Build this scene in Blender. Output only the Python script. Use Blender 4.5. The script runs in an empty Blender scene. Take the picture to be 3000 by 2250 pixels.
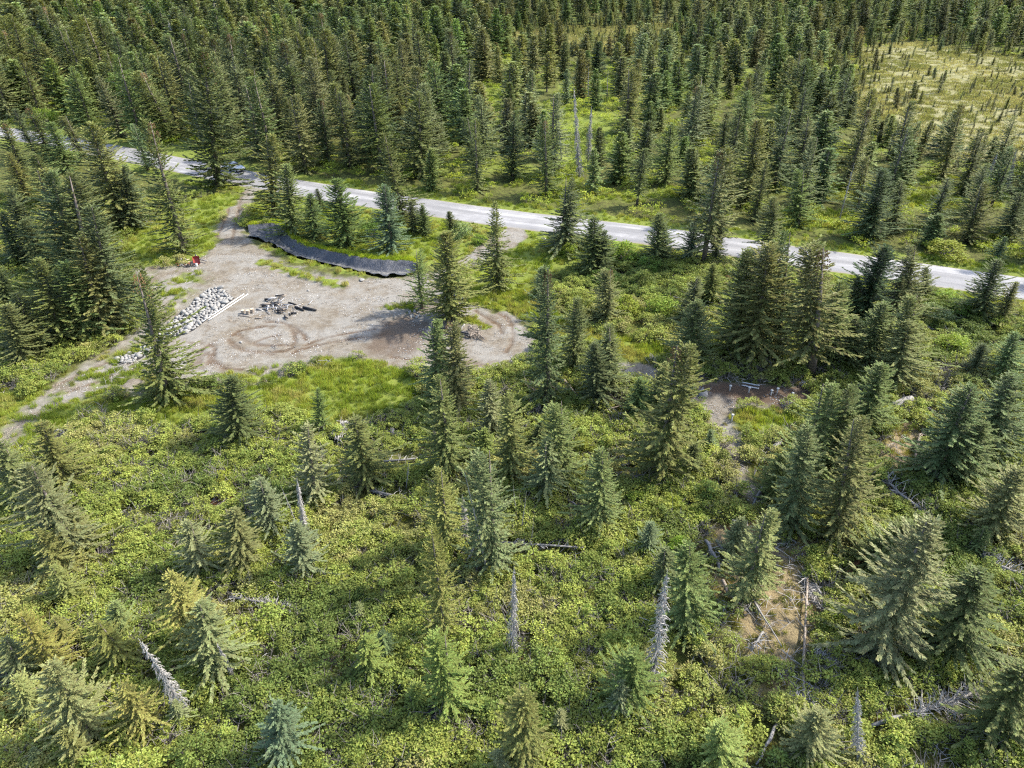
import bpy, math, random
import numpy as np
from mathutils import Vector, Matrix, Quaternion

random.seed(7)
RNG = np.random.default_rng(7)
R = math.radians
scene = bpy.context.scene
COL = scene.collection

# ------------------------------------------------------------------ camera, light, exposure
W_SRC, H_SRC, F_SRC = 3000.0, 2250.0, 2090.0          # photograph size and focal length in its pixels
PITCH, ROLL, CAM_H = R(33.0), R(0.8), 38.0
cam = bpy.data.cameras.new('camera')
cam.sensor_fit = 'HORIZONTAL'
cam.sensor_width = 36.0
cam.lens = 36.0 * F_SRC / W_SRC
cam.clip_start, cam.clip_end = 0.5, 6000.0
cam_o = bpy.data.objects.new('camera', cam)
COL.objects.link(cam_o)
CAM_M = Matrix.Rotation(math.pi / 2 - PITCH, 3, 'X') @ Matrix.Rotation(-ROLL, 3, 'Z')
cam_o.matrix_world = Matrix.Translation((0, 0, CAM_H)) @ CAM_M.to_4x4()
scene.camera = cam_o

SUN_EL, SUN_AZ = R(43), math.atan2(9.0, 3.0)
sun_dir = Vector((math.sin(SUN_AZ) * math.cos(SUN_EL), math.cos(SUN_AZ) * math.cos(SUN_EL), math.sin(SUN_EL)))
world = bpy.data.worlds.new('World')
scene.world = world
world.use_nodes = True
wn = world.node_tree
sky = wn.nodes.new('ShaderNodeTexSky')
sky.sky_type = 'NISHITA'
sky.sun_disc = False
sky.sun_elevation = SUN_EL
sky.sun_rotation = SUN_AZ
sky.dust_density = 2.0
bg = wn.nodes['Background']
bg.inputs['Strength'].default_value = 0.15
wn.links.new(sky.outputs['Color'], bg.inputs['Color'])
sl = bpy.data.lights.new('sun', 'SUN')
sl.energy = 2.9
sl.angle = R(2.0)
sl.color = (1.0, 0.95, 0.86)
sun_o = bpy.data.objects.new('sun', sl)
COL.objects.link(sun_o)
sun_o.rotation_euler = sun_dir.to_track_quat('Z', 'Y').to_euler()
sun_o.location = (60, 60, 80)
scene.view_settings.view_transform = 'Standard'
scene.view_settings.look = 'None'
scene.view_settings.gamma = 1.0
scene.view_settings.exposure = 1.66
scene.view_settings.use_curve_mapping = False
scene.render.engine = 'CYCLES'
scene.cycles.max_bounces = 5
scene.cycles.diffuse_bounces = 3
scene.cycles.transmission_bounces = 3
scene.cycles.transparent_max_bounces = 4
scene.cycles.use_denoising = False
scene.cycles.filter_width = 1.2

# ------------------------------------------------------------------ pixels -> ground
TILE = {r + str(c + 1): (x, y) for r, y in zip('ABCD', (0, 550, 1100, 1650)) for c, x in enumerate((0, 750, 1500, 2200))}
ZK = 800.0 / 2212.0


def zp(t, x, y):                                       # a note taken on an enlarged tile -> photograph pixel
    return TILE[t][0] + x * ZK, TILE[t][1] + y * ZK


def fp(x, y):                                          # a note taken on the 2212 px overview -> photograph pixel
    return x * 3000.0 / 2212.0, y * 3000.0 / 2212.0


def ray(px, py):
    return (CAM_M @ Vector(((px - W_SRC / 2), -(py - H_SRC / 2), -F_SRC))).normalized()


def ground(px, py, z=0.0):
    d = ray(px, py)
    t = (z - CAM_H) / min(d.z, -0.02)
    return Vector((d.x * t, d.y * t, z))


def gxy(pts):
    return np.array([ground(*p)[:2] for p in pts])


def polyF(*pts):
    return gxy([fp(*p) for p in pts])


def polyT(t, *pts):
    return gxy([zp(t, *p) for p in pts])


def px_per_m(v):
    d = (CAM_M.transposed() @ (Vector(v) - Vector((0, 0, CAM_H))))
    return F_SRC / max(-d.z, 1.0)


def project(v):
    d = (CAM_M.transposed() @ (Vector(v) - Vector((0, 0, CAM_H))))
    return d.x / -d.z * F_SRC + W_SRC / 2, -d.y / -d.z * F_SRC + H_SRC / 2


# ------------------------------------------------------------------ noise and distance fields (numpy)
_perm = np.random.default_rng(3).random((256, 256))


def vnoise(x, y):
    xi, yi = np.floor(x).astype(int), np.floor(y).astype(int)
    fx, fy = x - xi, y - yi
    fx, fy = fx * fx * (3 - 2 * fx), fy * fy * (3 - 2 * fy)
    a = _perm[xi % 256, yi % 256]; b = _perm[(xi + 1) % 256, yi % 256]
    c = _perm[xi % 256, (yi + 1) % 256]; d = _perm[(xi + 1) % 256, (yi + 1) % 256]
    return (a * (1 - fx) + b * fx) * (1 - fy) + (c * (1 - fx) + d * fx) * fy


def fbm(x, y, o=3):
    s, a, t = 0, 0.5, 0
    for k in range(o):
        s = s + a * vnoise(x * 2 ** k + 17.3 * k, y * 2 ** k + 9.1 * k); t += a; a *= 0.5
    return s / t


def seg_dist(P, line):
    d = np.full(len(P), 1e9)
    for a, b in zip(line[:-1], line[1:]):
        ab = b - a
        t = np.clip(((P - a) @ ab) / max(ab @ ab, 1e-9), 0, 1)
        d = np.minimum(d, np.hypot(*(P - a - t[:, None] * ab).T))
    return d


def sd(P, poly):                                       # + inside, - outside (metres)
    res = np.full(len(P), -60.0)
    lo, hi = poly.min(0) - 8, poly.max(0) + 8
    m = np.all((P > lo) & (P < hi), axis=1)
    if not m.any():
        return res
    Q = P[m]
    d = seg_dist(Q, np.vstack([poly, poly[:1]]))
    ins = np.zeros(len(Q), bool)
    n = len(poly)
    for i in range(n):
        a, b = poly[i], poly[(i + 1) % n]
        c = (a[1] > Q[:, 1]) != (b[1] > Q[:, 1])
        xx = (b[0] - a[0]) * (Q[:, 1] - a[1]) / (b[1] - a[1] + 1e-12) + a[0]
        ins ^= c & (Q[:, 0] < xx)
    res[m] = np.where(ins, d, -d)
    return res


def sstep(x, a, b):
    t = np.clip((x - a) / (b - a), 0, 1)
    return t * t * (3 - 2 * t)


# ------------------------------------------------------------------ the layout, from the photograph
P_CLEAR = polyF((545, 432), (528, 462), (522, 490), (552, 528), (600, 560), (690, 590), (790, 604), (870, 602), (930, 592),
                (990, 600), (1000, 640), (1010, 660), (1090, 676), (1140, 706), (1160, 742), (1152, 776), (1110, 798), (1040, 808),
                (930, 806), (880, 800), (840, 786), (790, 776), (740, 770), (700, 773), (660, 780), (640, 800), (600, 826),
                (540, 832), (430, 828), (380, 842), (300, 852), (200, 856), (120, 884), (60, 925), (10, 975), (-40, 1010), (-60, 960), (0, 945),
                (40, 892), (120, 822), (200, 772), (270, 737), (325, 690), (318, 640), (300, 604), (290, 578), (400, 572),
                (450, 548), (472, 520), (464, 495), (488, 460), (512, 432), (530, 405), (560, 410))
P_MIX = polyF((-40, 1010), (0, 940), (60, 880), (200, 765), (290, 735), (325, 690), (290, 590), (420, 560), (470, 600), (380, 690), (330, 760),
              (420, 815), (640, 770), (640, 830), (400, 860), (300, 870), (120, 900))
P_DRIVE = polyF((1132, 488), (1140, 512), (1092, 545), (1040, 572), (985, 590), (945, 618), (915, 600), (960, 584), (1015, 548), (1050, 520), (1085, 500), (1105, 485))
P_TRAIL = polyF((1325, 790), (1400, 780), (1470, 815), (1500, 822), (1570, 826), (1740, 832), (1765, 868), (1690, 880), (1600, 880),
                (1572, 905), (1592, 960), (1625, 1035), (1640, 1070), (1605, 1075), (1585, 1020), (1548, 950), (1515, 905), (1480, 868), (1350, 815))
P_SOIL = polyF((1480, 818), (1570, 822), (1745, 828), (1775, 870), (1690, 884), (1600, 872), (1550, 856), (1490, 858))
P_TREE_SHADE = polyT('B2', (900, 1230), (1060, 1070), (1240, 1040), (1390, 1090), (1380, 1270), (1300, 1350), (1000, 1350), (860, 1320))  # cast shadow of the big island spruce, painted onto the clearing
P_SOIL3 = polyT('C1', (690, 250), (900, 300), (1080, 380), (1230, 440), (1200, 470), (1060, 430), (880, 340), (690, 290))
P_TAN = polyF((1935, 885), (2015, 895), (2010, 960), (1960, 1040), (1990, 1120), (1920, 1090), (1915, 1000), (1910, 930))
P_TAN2 = polyF((1524, 1117), (1600, 1060), (1664, 1100), (1803, 1195), (1768, 1317), (1751, 1440), (1716, 1570), (1664, 1570), (1646, 1422), (1594, 1370), (1542, 1239))
P_GRASS = [polyF((640, 806), (690, 772), (800, 778), (900, 812), (930, 850), (880, 885), (800, 915), (740, 930), (690, 925),
                 (620, 895), (560, 885), (470, 895), (430, 910), (330, 925), (290, 905), (200, 890), (150, 930), (70, 990),
                 (0, 1000), (-60, 1020), (-60, 900), (0, 850), (110, 835), (250, 860), (400, 850), (520, 835)),
           polyF((265, 520), (380, 440), (480, 415), (530, 425), (470, 490), (470, 560), (300, 580), (275, 545)),
           polyF((530, 480), (545, 440), (600, 430), (660, 432), (760, 460), (850, 468), (960, 480), (1060, 505), (1040, 530), (985, 580), (900, 574), (800, 566), (700, 545), (600, 492)),
           polyF((1130, 510), (1300, 560), (1180, 600), (1160, 640), (1280, 720), (1440, 745), (1430, 785), (1330, 780),
                 (1230, 735), (1150, 690), (1090, 675), (1010, 660), (1000, 600), (1090, 545)),
           polyF((1585, 885), (1730, 885), (1745, 930), (1650, 955), (1598, 925)),
           polyF((1000, 180), (1080, 180), (1095, 260), (1040, 300), (1000, 260)),
           polyF((1160, 240), (1240, 230), (1330, 240), (1340, 330), (1250, 380), (1170, 330)),
           polyF((240, 290), (300, 265), (560, 360), (520, 380), (400, 330)),
           polyF((1290, 160), (1330, 155), (1345, 185), (1300, 195)),
           polyF((560, 800), (640, 806), (640, 830), (560, 850))]
P_BOG = [polyF((1040, 78), (1240, 58), (1470, 52), (1440, 85), (1370, 112), (1200, 116), (1080, 104)),
         polyF((1820, 135), (1900, 100), (1965, 88), (2120, 112), (2260, 130), (2300, 330), (2150, 345), (2000, 330), (1900, 285), (1850, 210))]
ROAD_U = gxy([(-420, 345), (-160, 356), (30, 374), (163, 394), (318, 421), (540, 465), (777, 513), (1040, 554), (1307, 593), (1500, 620), (1760, 647), (2017, 675), (2327, 724), (2660, 770), (3000, 816), (3400, 870), (4000, 950), (4800, 1055)])
ROAD_L = gxy([(-420, 372), (-160, 385), (20, 408), (150, 430), (290, 458), (540, 508), (778, 557), (1047, 604), (1290, 636), (1500, 666), (1770, 700), (2045, 738), (2350, 780), (2690, 828), (3040, 882), (3440, 942), (4040, 1030), (4840, 1140)])
ROAD_C = (ROAD_U + ROAD_L) / 2
ROAD_HW = float(np.median(np.hypot(*(np.diff(ROAD_C, axis=0).T))) * 0)  # replaced below
_t = np.gradient(ROAD_C, axis=0); _t /= np.hypot(*_t.T)[:, None]
_n = np.stack([-_t[:, 1], _t[:, 0]], 1)
ROAD_HW = float(np.median(np.abs(((ROAD_U - ROAD_L) * _n).sum(1))) / 2)
print('road half width', ROAD_HW)
TARP_LO = polyT('B2', (-60, 395), (10, 410), (140, 460), (280, 545), (480, 595), (640, 635), (850, 685), (1010, 715), (1060, 728), (1090, 705), (1200, 712), (1290, 690))
TARP_HI = polyT('B2', (-60, 330), (60, 318), (150, 318), (235, 350), (300, 440), (450, 512), (640, 548), (780, 582), (900, 602), (1060, 618), (1250, 622), (1300, 640))


def resample(line, n):
    d = np.r_[0, np.cumsum(np.hypot(*np.diff(line, axis=0).T))]
    s = np.linspace(0, d[-1], n)
    return np.stack([np.interp(s, d, line[:, 0]), np.interp(s, d, line[:, 1])], 1)


def smooth(line, k=2):
    for _ in range(k):
        m = line.copy()
        m[1:-1] = (line[:-2] + 2 * line[1:-1] + line[2:]) / 4
        line = m
    return line


TARP_LO, TARP_HI = resample(TARP_LO, 90), resample(TARP_HI, 90)
TARP_MID = TARP_LO * 0.6 + TARP_HI * 0.4
P_TARP = np.vstack([TARP_LO[::3], TARP_HI[::-3]])
ROAD_CL = smooth(resample(ROAD_C, 260), 14)


def z3(x, y):                                          # notes on the close-up of the wheel ruts
    return 680 + .2206 * x, 840 + .2206 * y


def z6(x, y):
    return 1150 + .357 * x, 860 + .357 * y


RUTS = [gxy([z3(*p) for p in l]) for l in (
    [(90, 630), (120, 670), (200, 730), (300, 765), (450, 775), (600, 775), (760, 770)],
    [(0, 740), (80, 800), (200, 840), (330, 860), (500, 865), (700, 850), (800, 810), (830, 740), (835, 650), (800, 560), (740, 500), (650, 470), (450, 460)],
    [(840, 545), (900, 590), (960, 650), (985, 700)],
    [(0, 640), (100, 580), (300, 540), (450, 520), (560, 530)],
    [(290, 740), (400, 690), (500, 660), (640, 640)],
    [(970, 780), (1100, 720), (1269, 670), (1500, 620), (1900, 560)],
    [(790, 880), (900, 830), (1050, 790), (1269, 740), (1600, 690), (2000, 640)])] + \
    [gxy([z6(*p) for p in l]) for l in (
        [(680, 90), (760, 105), (860, 150), (940, 200), (980, 260), (990, 340), (975, 420), (930, 480)],
        [(680, 140), (760, 190), (830, 230), (880, 260), (900, 330)],
        [(0, 520), (100, 530), (240, 552), (420, 560), (600, 560), (760, 590)])] + \
    [polyT('B1', *l) for l in (
        [(1610, 1420), (1640, 1310), (1700, 1262), (1740, 1300), (1720, 1380), (1760, 1430), (1830, 1465), (1950, 1470)],
        [(1540, 1460), (1545, 1400), (1580, 1350), (1640, 1300)],
        [(1560, 1440), (1600, 1380), (1690, 1330), (1700, 1420)],
        [(1850, 1230), (1900, 1290), (2010, 1330), (2212, 1350)],
        [(1840, 60), (1850, 200), (1790, 330), (1740, 420)],
        [(1950, 60), (1930, 200), (1900, 330), (1880, 420)],
        [(1100, 1330), (800, 1440), (500, 1580), (300, 1650)],
        [(1130, 1450), (860, 1540), (560, 1650)])]


def fields(P):
    n1 = fbm(P[:, 0] * .45, P[:, 1] * .45, 3) - .5
    n2 = fbm(P[:, 0] * 1.5 + 40, P[:, 1] * 1.5, 2) - .5
    n3 = fbm(P[:, 0] * .12 + 11, P[:, 1] * .12 + 5, 2) - .5
    w = n1 * 2.2 + n2 * 1.2
    clear = sstep(sd(P, P_CLEAR) + w, -.5, .6)
    mix = sstep(sd(P, P_MIX), -.5, 2.5)
    green = sstep(n1 + n2 * .8 + .06, -.06, .14) * mix
    # grassy tongues that cross the gravel beside the black liner
    strip = np.maximum(sstep(1.0 - seg_dist(P, polyT('B2', (60, 600), (200, 640), (330, 690), (440, 750), (540, 755), (680, 800))) + n2 * 2.2, 0, .5),
                       sstep(.8 - seg_dist(P, polyT('B2', (60, 480), (200, 520), (400, 590), (600, 650), (740, 700), (860, 700))) + n2 * 2.2, 0, .5))
    strip = np.maximum(strip, sstep(.9 - seg_dist(P, polyT('B2', (1080, 970), (1180, 965), (1270, 980))) + n2 * 2, 0, .5))
    strip = np.maximum(strip, sstep(.8 - seg_dist(P, polyT('C1', (1860, 10), (2000, 30), (2212, 10))) + n2 * 2.5, 0, .5))
    strip = np.maximum(strip, sstep(.9 - seg_dist(P, polyT('B2', (1690, 1080), (1790, 1090), (1850, 1120))) + n2 * 2, 0, .5))
    clear = clear * (1 - .8 * green) * (1 - strip)
    drive = sstep(sd(P, P_DRIVE) + w * .4, -.3, .4)
    trail = sstep(sd(P, P_TRAIL) + w * .8, -.6, .7)
    soil = np.maximum(sstep(sd(P, P_SOIL) + w, -.4, .8), .75 * sstep(sd(P, P_TREE_SHADE) + w, -.6, 1.2))  # real dark soil, plus the island spruce's shadow painted in the same brown
    soil = np.maximum(soil, sstep(sd(P, P_SOIL3) + w * .3, -.1, .3))
    tan = np.maximum(sstep(sd(P, P_TAN) + w * 1.5, -.8, 1.5), .9 * sstep(sd(P, P_TAN2) + w * 2.4, -.5, 1.5))
    grass = np.zeros(len(P))
    for g in P_GRASS:
        grass = np.maximum(grass, sstep(sd(P, g) + w * 1.1, -.9, .9))
    rd = seg_dist(P, ROAD_CL)
    verge = sstep(ROAD_HW + 3.6 + w * 1.3 - rd, 0, .8)
    grass = np.maximum(grass, verge)
    grass = np.maximum(grass, np.maximum(strip, green * sstep(sd(P, P_CLEAR), -.5, .5)))
    far_n = sstep(P[:, 1] - np.interp(P[:, 0], ROAD_CL[:, 0], ROAD_CL[:, 1]), 5, 16)
    grass = np.maximum(grass, far_n * sstep(n3 * 2.2 + n1 * .9, -.05, .5) * .85)
    bog = np.zeros(len(P))
    for b in P_BOG:
        bog = np.maximum(bog, sstep(sd(P, b) + n1 * 14 + n3 * 8, -3, 4))
    bog = np.maximum(bog, .0)
    dirt = np.maximum(clear, np.maximum(drive, trail))
    rut = np.zeros(len(P))
    for l in RUTS:
        rut = np.maximum(rut, sstep(.34 + n2 * .3 - seg_dist(P, l), 0, .2) * (.75 + n1))
    rut = rut * np.clip(dirt * 1.5, 0, 1)
    tarp = sstep(sd(P, P_TARP), -.45, .35)
    grass = grass * (1 - np.clip(dirt, 0, 1)) * (1 - bog)
    return dict(dirt=np.clip(dirt + .0, 0, 1), soil=soil, grass=np.clip(grass, 0, 1), bog=bog, rut=np.clip(rut, 0, 1), tarp=tarp, tan=tan,
                clear=clear, drive=drive, trail=np.maximum(trail, 0), road=rd)


def height(P, f=None):
    f = f or fields(P)
    wild = (1 - f['dirt']) * sstep(f['road'], ROAD_HW + .3, ROAD_HW + 3)
    h = wild * ((fbm(P[:, 0] * .8, P[:, 1] * .8, 2) - .5) * .45 + (fbm(P[:, 0] * .13, P[:, 1] * .13, 2) - .5) * .6)
    h = h + .05 * (fbm(P[:, 0] * 1.3, P[:, 1] * 1.3, 2) - .5)
    h = h - .10 * f['rut'] - .75 * f['tarp']
    isl = np.hypot(P[:, 0] - ISLAND[0], P[:, 1] - ISLAND[1])
    return h + .5 * sstep(3.2 - isl, 0, 3.0)


ISLAND = ground(*zp('B2', 1500, 1060))


GRID = {}


def gz(x, y):                                          # read off the finished sheet
    gx, gy, gh = GRID['x'], GRID['y'], GRID['h']
    i = min(max(int(np.searchsorted(gx, x)) - 1, 0), len(gx) - 2); j = min(max(int(np.searchsorted(gy, y)) - 1, 0), len(gy) - 2)
    u = (x - gx[i]) / (gx[i + 1] - gx[i]); v = (y - gy[j]) / (gy[j + 1] - gy[j])
    return float((gh[i, j] * (1 - u) + gh[i + 1, j] * u) * (1 - v) + (gh[i, j + 1] * (1 - u) + gh[i + 1, j + 1] * u) * v)


def on_ground(px, py):
    p = ground(px, py)
    for _ in range(2):
        p = ground(px, py, gz(p.x, p.y))
    return p


# ------------------------------------------------------------------ materials
def mat_new(name):
    m = bpy.data.materials.new(name)
    m.use_nodes = True
    nt = m.node_tree
    return m, nt, nt.nodes['Principled BSDF']


class NT:
    def __init__(s, nt):
        s.nt = nt

    def n(s, t, **kw):
        nd = s.nt.nodes.new(t)
        for k, v in kw.items():
            setattr(nd, k, v)
        return nd

    def l(s, a, b):
        s.nt.links.new(a, b)

    def attr(s, name, typ='GEOMETRY'):
        a = s.n('ShaderNodeAttribute', attribute_name=name, attribute_type=typ)
        return a

    def noise(s, scale, detail=4, vec=None, rough=.6, dist=0.0):
        a = s.n('ShaderNodeTexNoise')
        a.inputs['Scale'].default_value = scale
        a.inputs['Detail'].default_value = detail
        a.inputs['Roughness'].default_value = rough
        a.inputs['Distortion'].default_value = dist
        if vec is not None:
            s.l(vec, a.inputs['Vector'])
        return a.outputs['Fac']

    def ramp(s, fac, *stops):
        r = s.n('ShaderNodeValToRGB')
        e = r.color_ramp.elements
        while len(e) < len(stops):
            e.new(.5)
        for el, (p, c) in zip(e, stops):
            el.position = p
            el.color = (*c, 1) if len(c) == 3 else c
        s.l(fac, r.inputs['Fac'])
        return r.outputs['Color']

    def mix(s, fac, a, b, blend='MIX'):
        m = s.n('ShaderNodeMix', data_type='RGBA', blend_type=blend)
        for v, i in ((fac, 0), (a, 6), (b, 7)):
            if isinstance(v, (int, float)):
                m.inputs[i].default_value = v
            elif isinstance(v, tuple):
                m.inputs[i].default_value = (*v, 1)
            else:
                s.l(v, m.inputs[i])
        return m.outputs[2]

    def math(s, op, a, b=None):
        m = s.n('ShaderNodeMath', operation=op)
        for v, i in ((a, 0), (b, 1)):
            if v is None:
                continue
            if isinstance(v, (int, float)):
                m.inputs[i].default_value = v
            else:
                s.l(v, m.inputs[i])
        return m.outputs[0]

    def bump(s, h, strength, dist, bsdf):
        b = s.n('ShaderNodeBump')
        b.inputs['Strength'].default_value = strength
        b.inputs['Distance'].default_value = dist
        s.l(h, b.inputs['Height'])
        s.l(b.outputs['Normal'], bsdf.inputs['Normal'])


def ground_material():
    m, nt, b = mat_new('forest_floor')
    q = NT(nt)
    geo = q.n('ShaderNodeNewGeometry').outputs['Position']
    n_f = q.noise(9, 5, geo, .7)
    n_m = q.noise(1.7, 5, geo, .65)
    n_l = q.noise(.25, 3, geo)
    n_s = q.noise(28, 3, geo, .7)
    moss = q.ramp(n_m, (.3, (.022, .016, .009)), (.45, (.06, .05, .02)), (.58, (.085, .095, .02)), (.75, (.13, .115, .045)))
    moss = q.mix(q.ramp(n_f, (.4, (0, 0, 0)), (.7, (1, 1, 1))), moss, (.10, .12, .025))
    grass = q.ramp(n_m, (.3, (.095, .125, .022)), (.55, (.165, .195, .034)), (.75, (.225, .22, .07)))
    grass = q.mix(q.ramp(n_f, (.45, (0, 0, 0)), (.72, (1, 1, 1))), grass, (.09, .13, .018))
    bog = q.ramp(q.noise(.55, 6, geo, .7), (.33, (.12, .125, .045)), (.5, (.19, .18, .08)), (.68, (.27, .245, .12)))
    dirt = q.ramp(n_m, (.25, (.105, .086, .060)), (.45, (.178, .158, .125)), (.7, (.26, .242, .203)))
    dirt = q.mix(q.ramp(n_l, (.38, (0, 0, 0)), (.58, (1, 1, 1))), q.mix(.35, dirt, (.135, .105, .070)), q.mix(.55, dirt, (.235, .228, .21)))
    dirt = q.mix(q.ramp(q.noise(.6, 4, geo, .6), (.52, (0, 0, 0)), (.66, (.7, .7, .7))), dirt, (.125, .100, .070))
    fleck = q.ramp(n_s, (.6, (0, 0, 0)), (.68, (1, 1, 1)))
    dirt = q.mix(q.math('MULTIPLY', fleck, .35), dirt, (.45, .42, .36))
    dark = q.ramp(n_f, (.33, (1, 1, 1)), (.47, (0, 0, 0)))
    dirt = q.mix(q.math('MULTIPLY', dark, .65), dirt, (.11, .078, .048))
    soil = q.ramp(n_f, (.3, (.045, .028, .018)), (.7, (.13, .09, .06)))  # dark earth; also tints the painted tree shadow by the island
    soil = q.mix(q.math('MULTIPLY', fleck, .3), soil, (.4, .36, .3))
    tan = q.ramp(n_f, (.3, (.12, .085, .045)), (.7, (.34, .27, .15)))
    c = moss
    c = q.mix(q.attr('tan').outputs['Fac'], c, tan)
    c = q.mix(q.attr('grass').outputs['Fac'], c, grass)
    c = q.mix(q.attr('bog').outputs['Fac'], c, bog)
    c = q.mix(q.attr('dirt').outputs['Fac'], c, dirt)
    c = q.mix(q.attr('soil').outputs['Fac'], c, soil)
    c = q.mix(q.math('MULTIPLY', q.attr('rut').outputs['Fac'], .8), c, (.085, .05, .026))
    q.l(c, b.inputs['Base Color'])
    b.inputs['Roughness'].default_value = .95
    b.inputs['Specular IOR Level'].default_value = .15
    q.bump(q.math('ADD', n_f, q.math('MULTIPLY', n_s, .4)), .7, .10, b)
    return m


def foliage_material(name, inst, light=1.0, trans=.25, var=.35):
    """Leaves or needles: colour of the single plant, paler young growth at the tips."""
    m, nt, b = mat_new(name)
    q = NT(nt)
    if inst:
        base = q.attr('tint', 'INSTANCER').outputs['Color']
    else:
        base = q.n('ShaderNodeObjectInfo').outputs['Color']
    tip = q.attr('tip').outputs['Fac']
    rnd = q.attr('rnd').outputs['Fac']
    hsv = q.n('ShaderNodeHueSaturation')
    q.l(base, hsv.inputs['Color'])
    q.l(q.math('ADD', q.math('MULTIPLY', rnd, var * 2), 1 - var), hsv.inputs['Value'])
    q.l(q.math('ADD', q.math('MULTIPLY', rnd, .05), .475), hsv.inputs['Hue'])
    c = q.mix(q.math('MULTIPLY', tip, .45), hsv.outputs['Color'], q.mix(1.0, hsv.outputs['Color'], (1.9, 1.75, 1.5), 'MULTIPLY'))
    q.l(c, b.inputs['Base Color'])
    b.inputs['Roughness'].default_value = .6
    b.inputs['Specular IOR Level'].default_value = .12
    tr = q.n('ShaderNodeBsdfTranslucent')
    q.l(q.mix(1.0, c, (1.25, 1.3, .7), 'MULTIPLY'), tr.inputs['Color'])
    mx = q.n('ShaderNodeMixShader')
    mx.inputs[0].default_value = trans
    q.l(b.outputs[0], mx.inputs[1])
    q.l(tr.outputs[0], mx.inputs[2])
    q.l(mx.outputs[0], nt.nodes['Material Output'].inputs['Surface'])
    return m


def simple(name, c1, c2, scale=6, rough=.85, metallic=0, bump=.3, bdist=.02, spec=.3, stretch=None):
    m, nt, b = mat_new(name)
    q = NT(nt)
    tc = q.n('ShaderNodeTexCoord').outputs['Object']
    if stretch:
        mp = q.n('ShaderNodeMapping')
        mp.inputs['Scale'].default_value = stretch
        q.l(tc, mp.inputs['Vector'])
        tc = mp.outputs['Vector']
    n = q.noise(scale, 5, tc, .65)
    q.l(q.ramp(n, (.3, c1), (.7, c2)), b.inputs['Base Color'])
    b.inputs['Roughness'].default_value = rough
    b.inputs['Metallic'].default_value = metallic
    b.inputs['Specular IOR Level'].default_value = spec
    if bump:
        q.bump(n, bump, bdist, b)
    return m


M_GROUND = ground_material()
M_NEEDLE = foliage_material('spruce_needles', False, trans=.2)
M_NEEDLE_I = foliage_material('spruce_needles_far', True, trans=.2)
M_LEAF = foliage_material('broad_leaves', False, trans=.3)
M_LEAF_I = foliage_material('shrub_leaves', True, trans=.3)
M_GRASS_I = foliage_material('grass_blades', True, trans=.35, var=.3)
M_BARK = simple('spruce_bark', (.07, .055, .045), (.17, .145, .125), 9, bump=.8, stretch=(1, 1, .25))
M_DEAD = simple('weathered_wood', (.13, .122, .11), (.32, .305, .28), 7, bump=.6, stretch=(1, 1, .2))
M_DEADBR = simple('dead_branches', (.21, .195, .18), (.42, .40, .37), 5)
M_LOG = simple('old_log', (.12, .09, .065), (.36, .31, .255), 6, bump=.8)
M_LOGRED = simple('rotten_red_wood', (.14, .06, .03), (.36, .17, .08), 6, bump=.8)
M_CHAR = simple('charred_wood', (.008, .008, .009), (.05, .048, .05), 8, bump=.8)
M_ASH = simple('ashen_wood', (.10, .10, .105), (.42, .42, .42), 9, bump=.6)
M_CUT = simple('cut_wood', (.38, .29, .18), (.60, .50, .36), 9)
M_CONE = simple('spruce_cones', (.11, .065, .03), (.19, .115, .05), 9)
M_STONE = simple('river_stone', (.15, .145, .135), (.33, .32, .295), 2.2, bump=.4, bdist=.03)
M_FABRIC = simple('liner_fabric', (.012, .012, .014), (.03, .03, .034), 5)
M_PVC = simple('white_plastic', (.38, .38, .365), (.50, .50, .485), 3, rough=.4, bump=0)
M_BLACKPIPE = simple('black_pipe', (.012, .012, .013), (.03, .03, .032), 4, rough=.35, bump=0, spec=.5)
M_TWIG = simple('shrub_twigs', (.10, .085, .07), (.26, .235, .21), 5)
M_RED = simple('red_paint', (.22, .035, .028), (.30, .06, .05), 4, rough=.45, bump=0)
M_STEEL = simple('steel', (.35, .35, .35), (.55, .55, .55), 6, rough=.4, metallic=.6, bump=0)
M_RUBBER = simple('tyre_rubber', (.012, .012, .012), (.035, .035, .035), 8, rough=.8)
M_SILVER = simple('silver_car_paint', (.50, .51, .53), (.60, .61, .63), 2, rough=.28, metallic=.35, bump=0, spec=.5)
M_GLASS = simple('dark_car_glass', (.01, .012, .015), (.02, .022, .026), 2, rough=.08, bump=0, spec=.6)
M_TRIM = simple('dark_trim', (.012, .012, .013), (.03, .03, .03), 5, rough=.6, bump=0)
M_LAMP = simple('lamp_lens', (.65, .66, .68), (.8, .8, .82), 4, rough=.1, bump=0, spec=.6)
M_WATER = simple('peaty_water', (.035, .014, .005), (.05, .02, .008), 1, rough=.06, bump=.05, spec=.5)
M_ROOF = simple('grey_roof', (.38, .38, .39), (.52, .52, .53), 2, rough=.6)
M_SIDING = simple('weathered_siding', (.42, .40, .36), (.58, .56, .52), 3)


def tarp_material():
    m, nt, b = mat_new('black_plastic_sheet')
    q = NT(nt)
    geo = q.n('ShaderNodeNewGeometry').outputs['Position']
    n = q.noise(2.2, 5, geo, .6, 1.5)
    silt = q.math('MULTIPLY', q.attr('silt').outputs['Fac'], q.ramp(q.noise(3.0, 4, geo), (.35, (0, 0, 0)), (.55, (1, 1, 1))))
    c = q.ramp(n, (.3, (.022, .024, .03)), (.7, (.075, .080, .094)))
    c = q.mix(silt, c, (.17, .165, .15))
    q.l(c, b.inputs['Base Color'])
    b.inputs['Roughness'].default_value = .42
    q.bump(q.noise(5, 4, geo, .55, 2.0), .9, .12, b)
    return m


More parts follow.
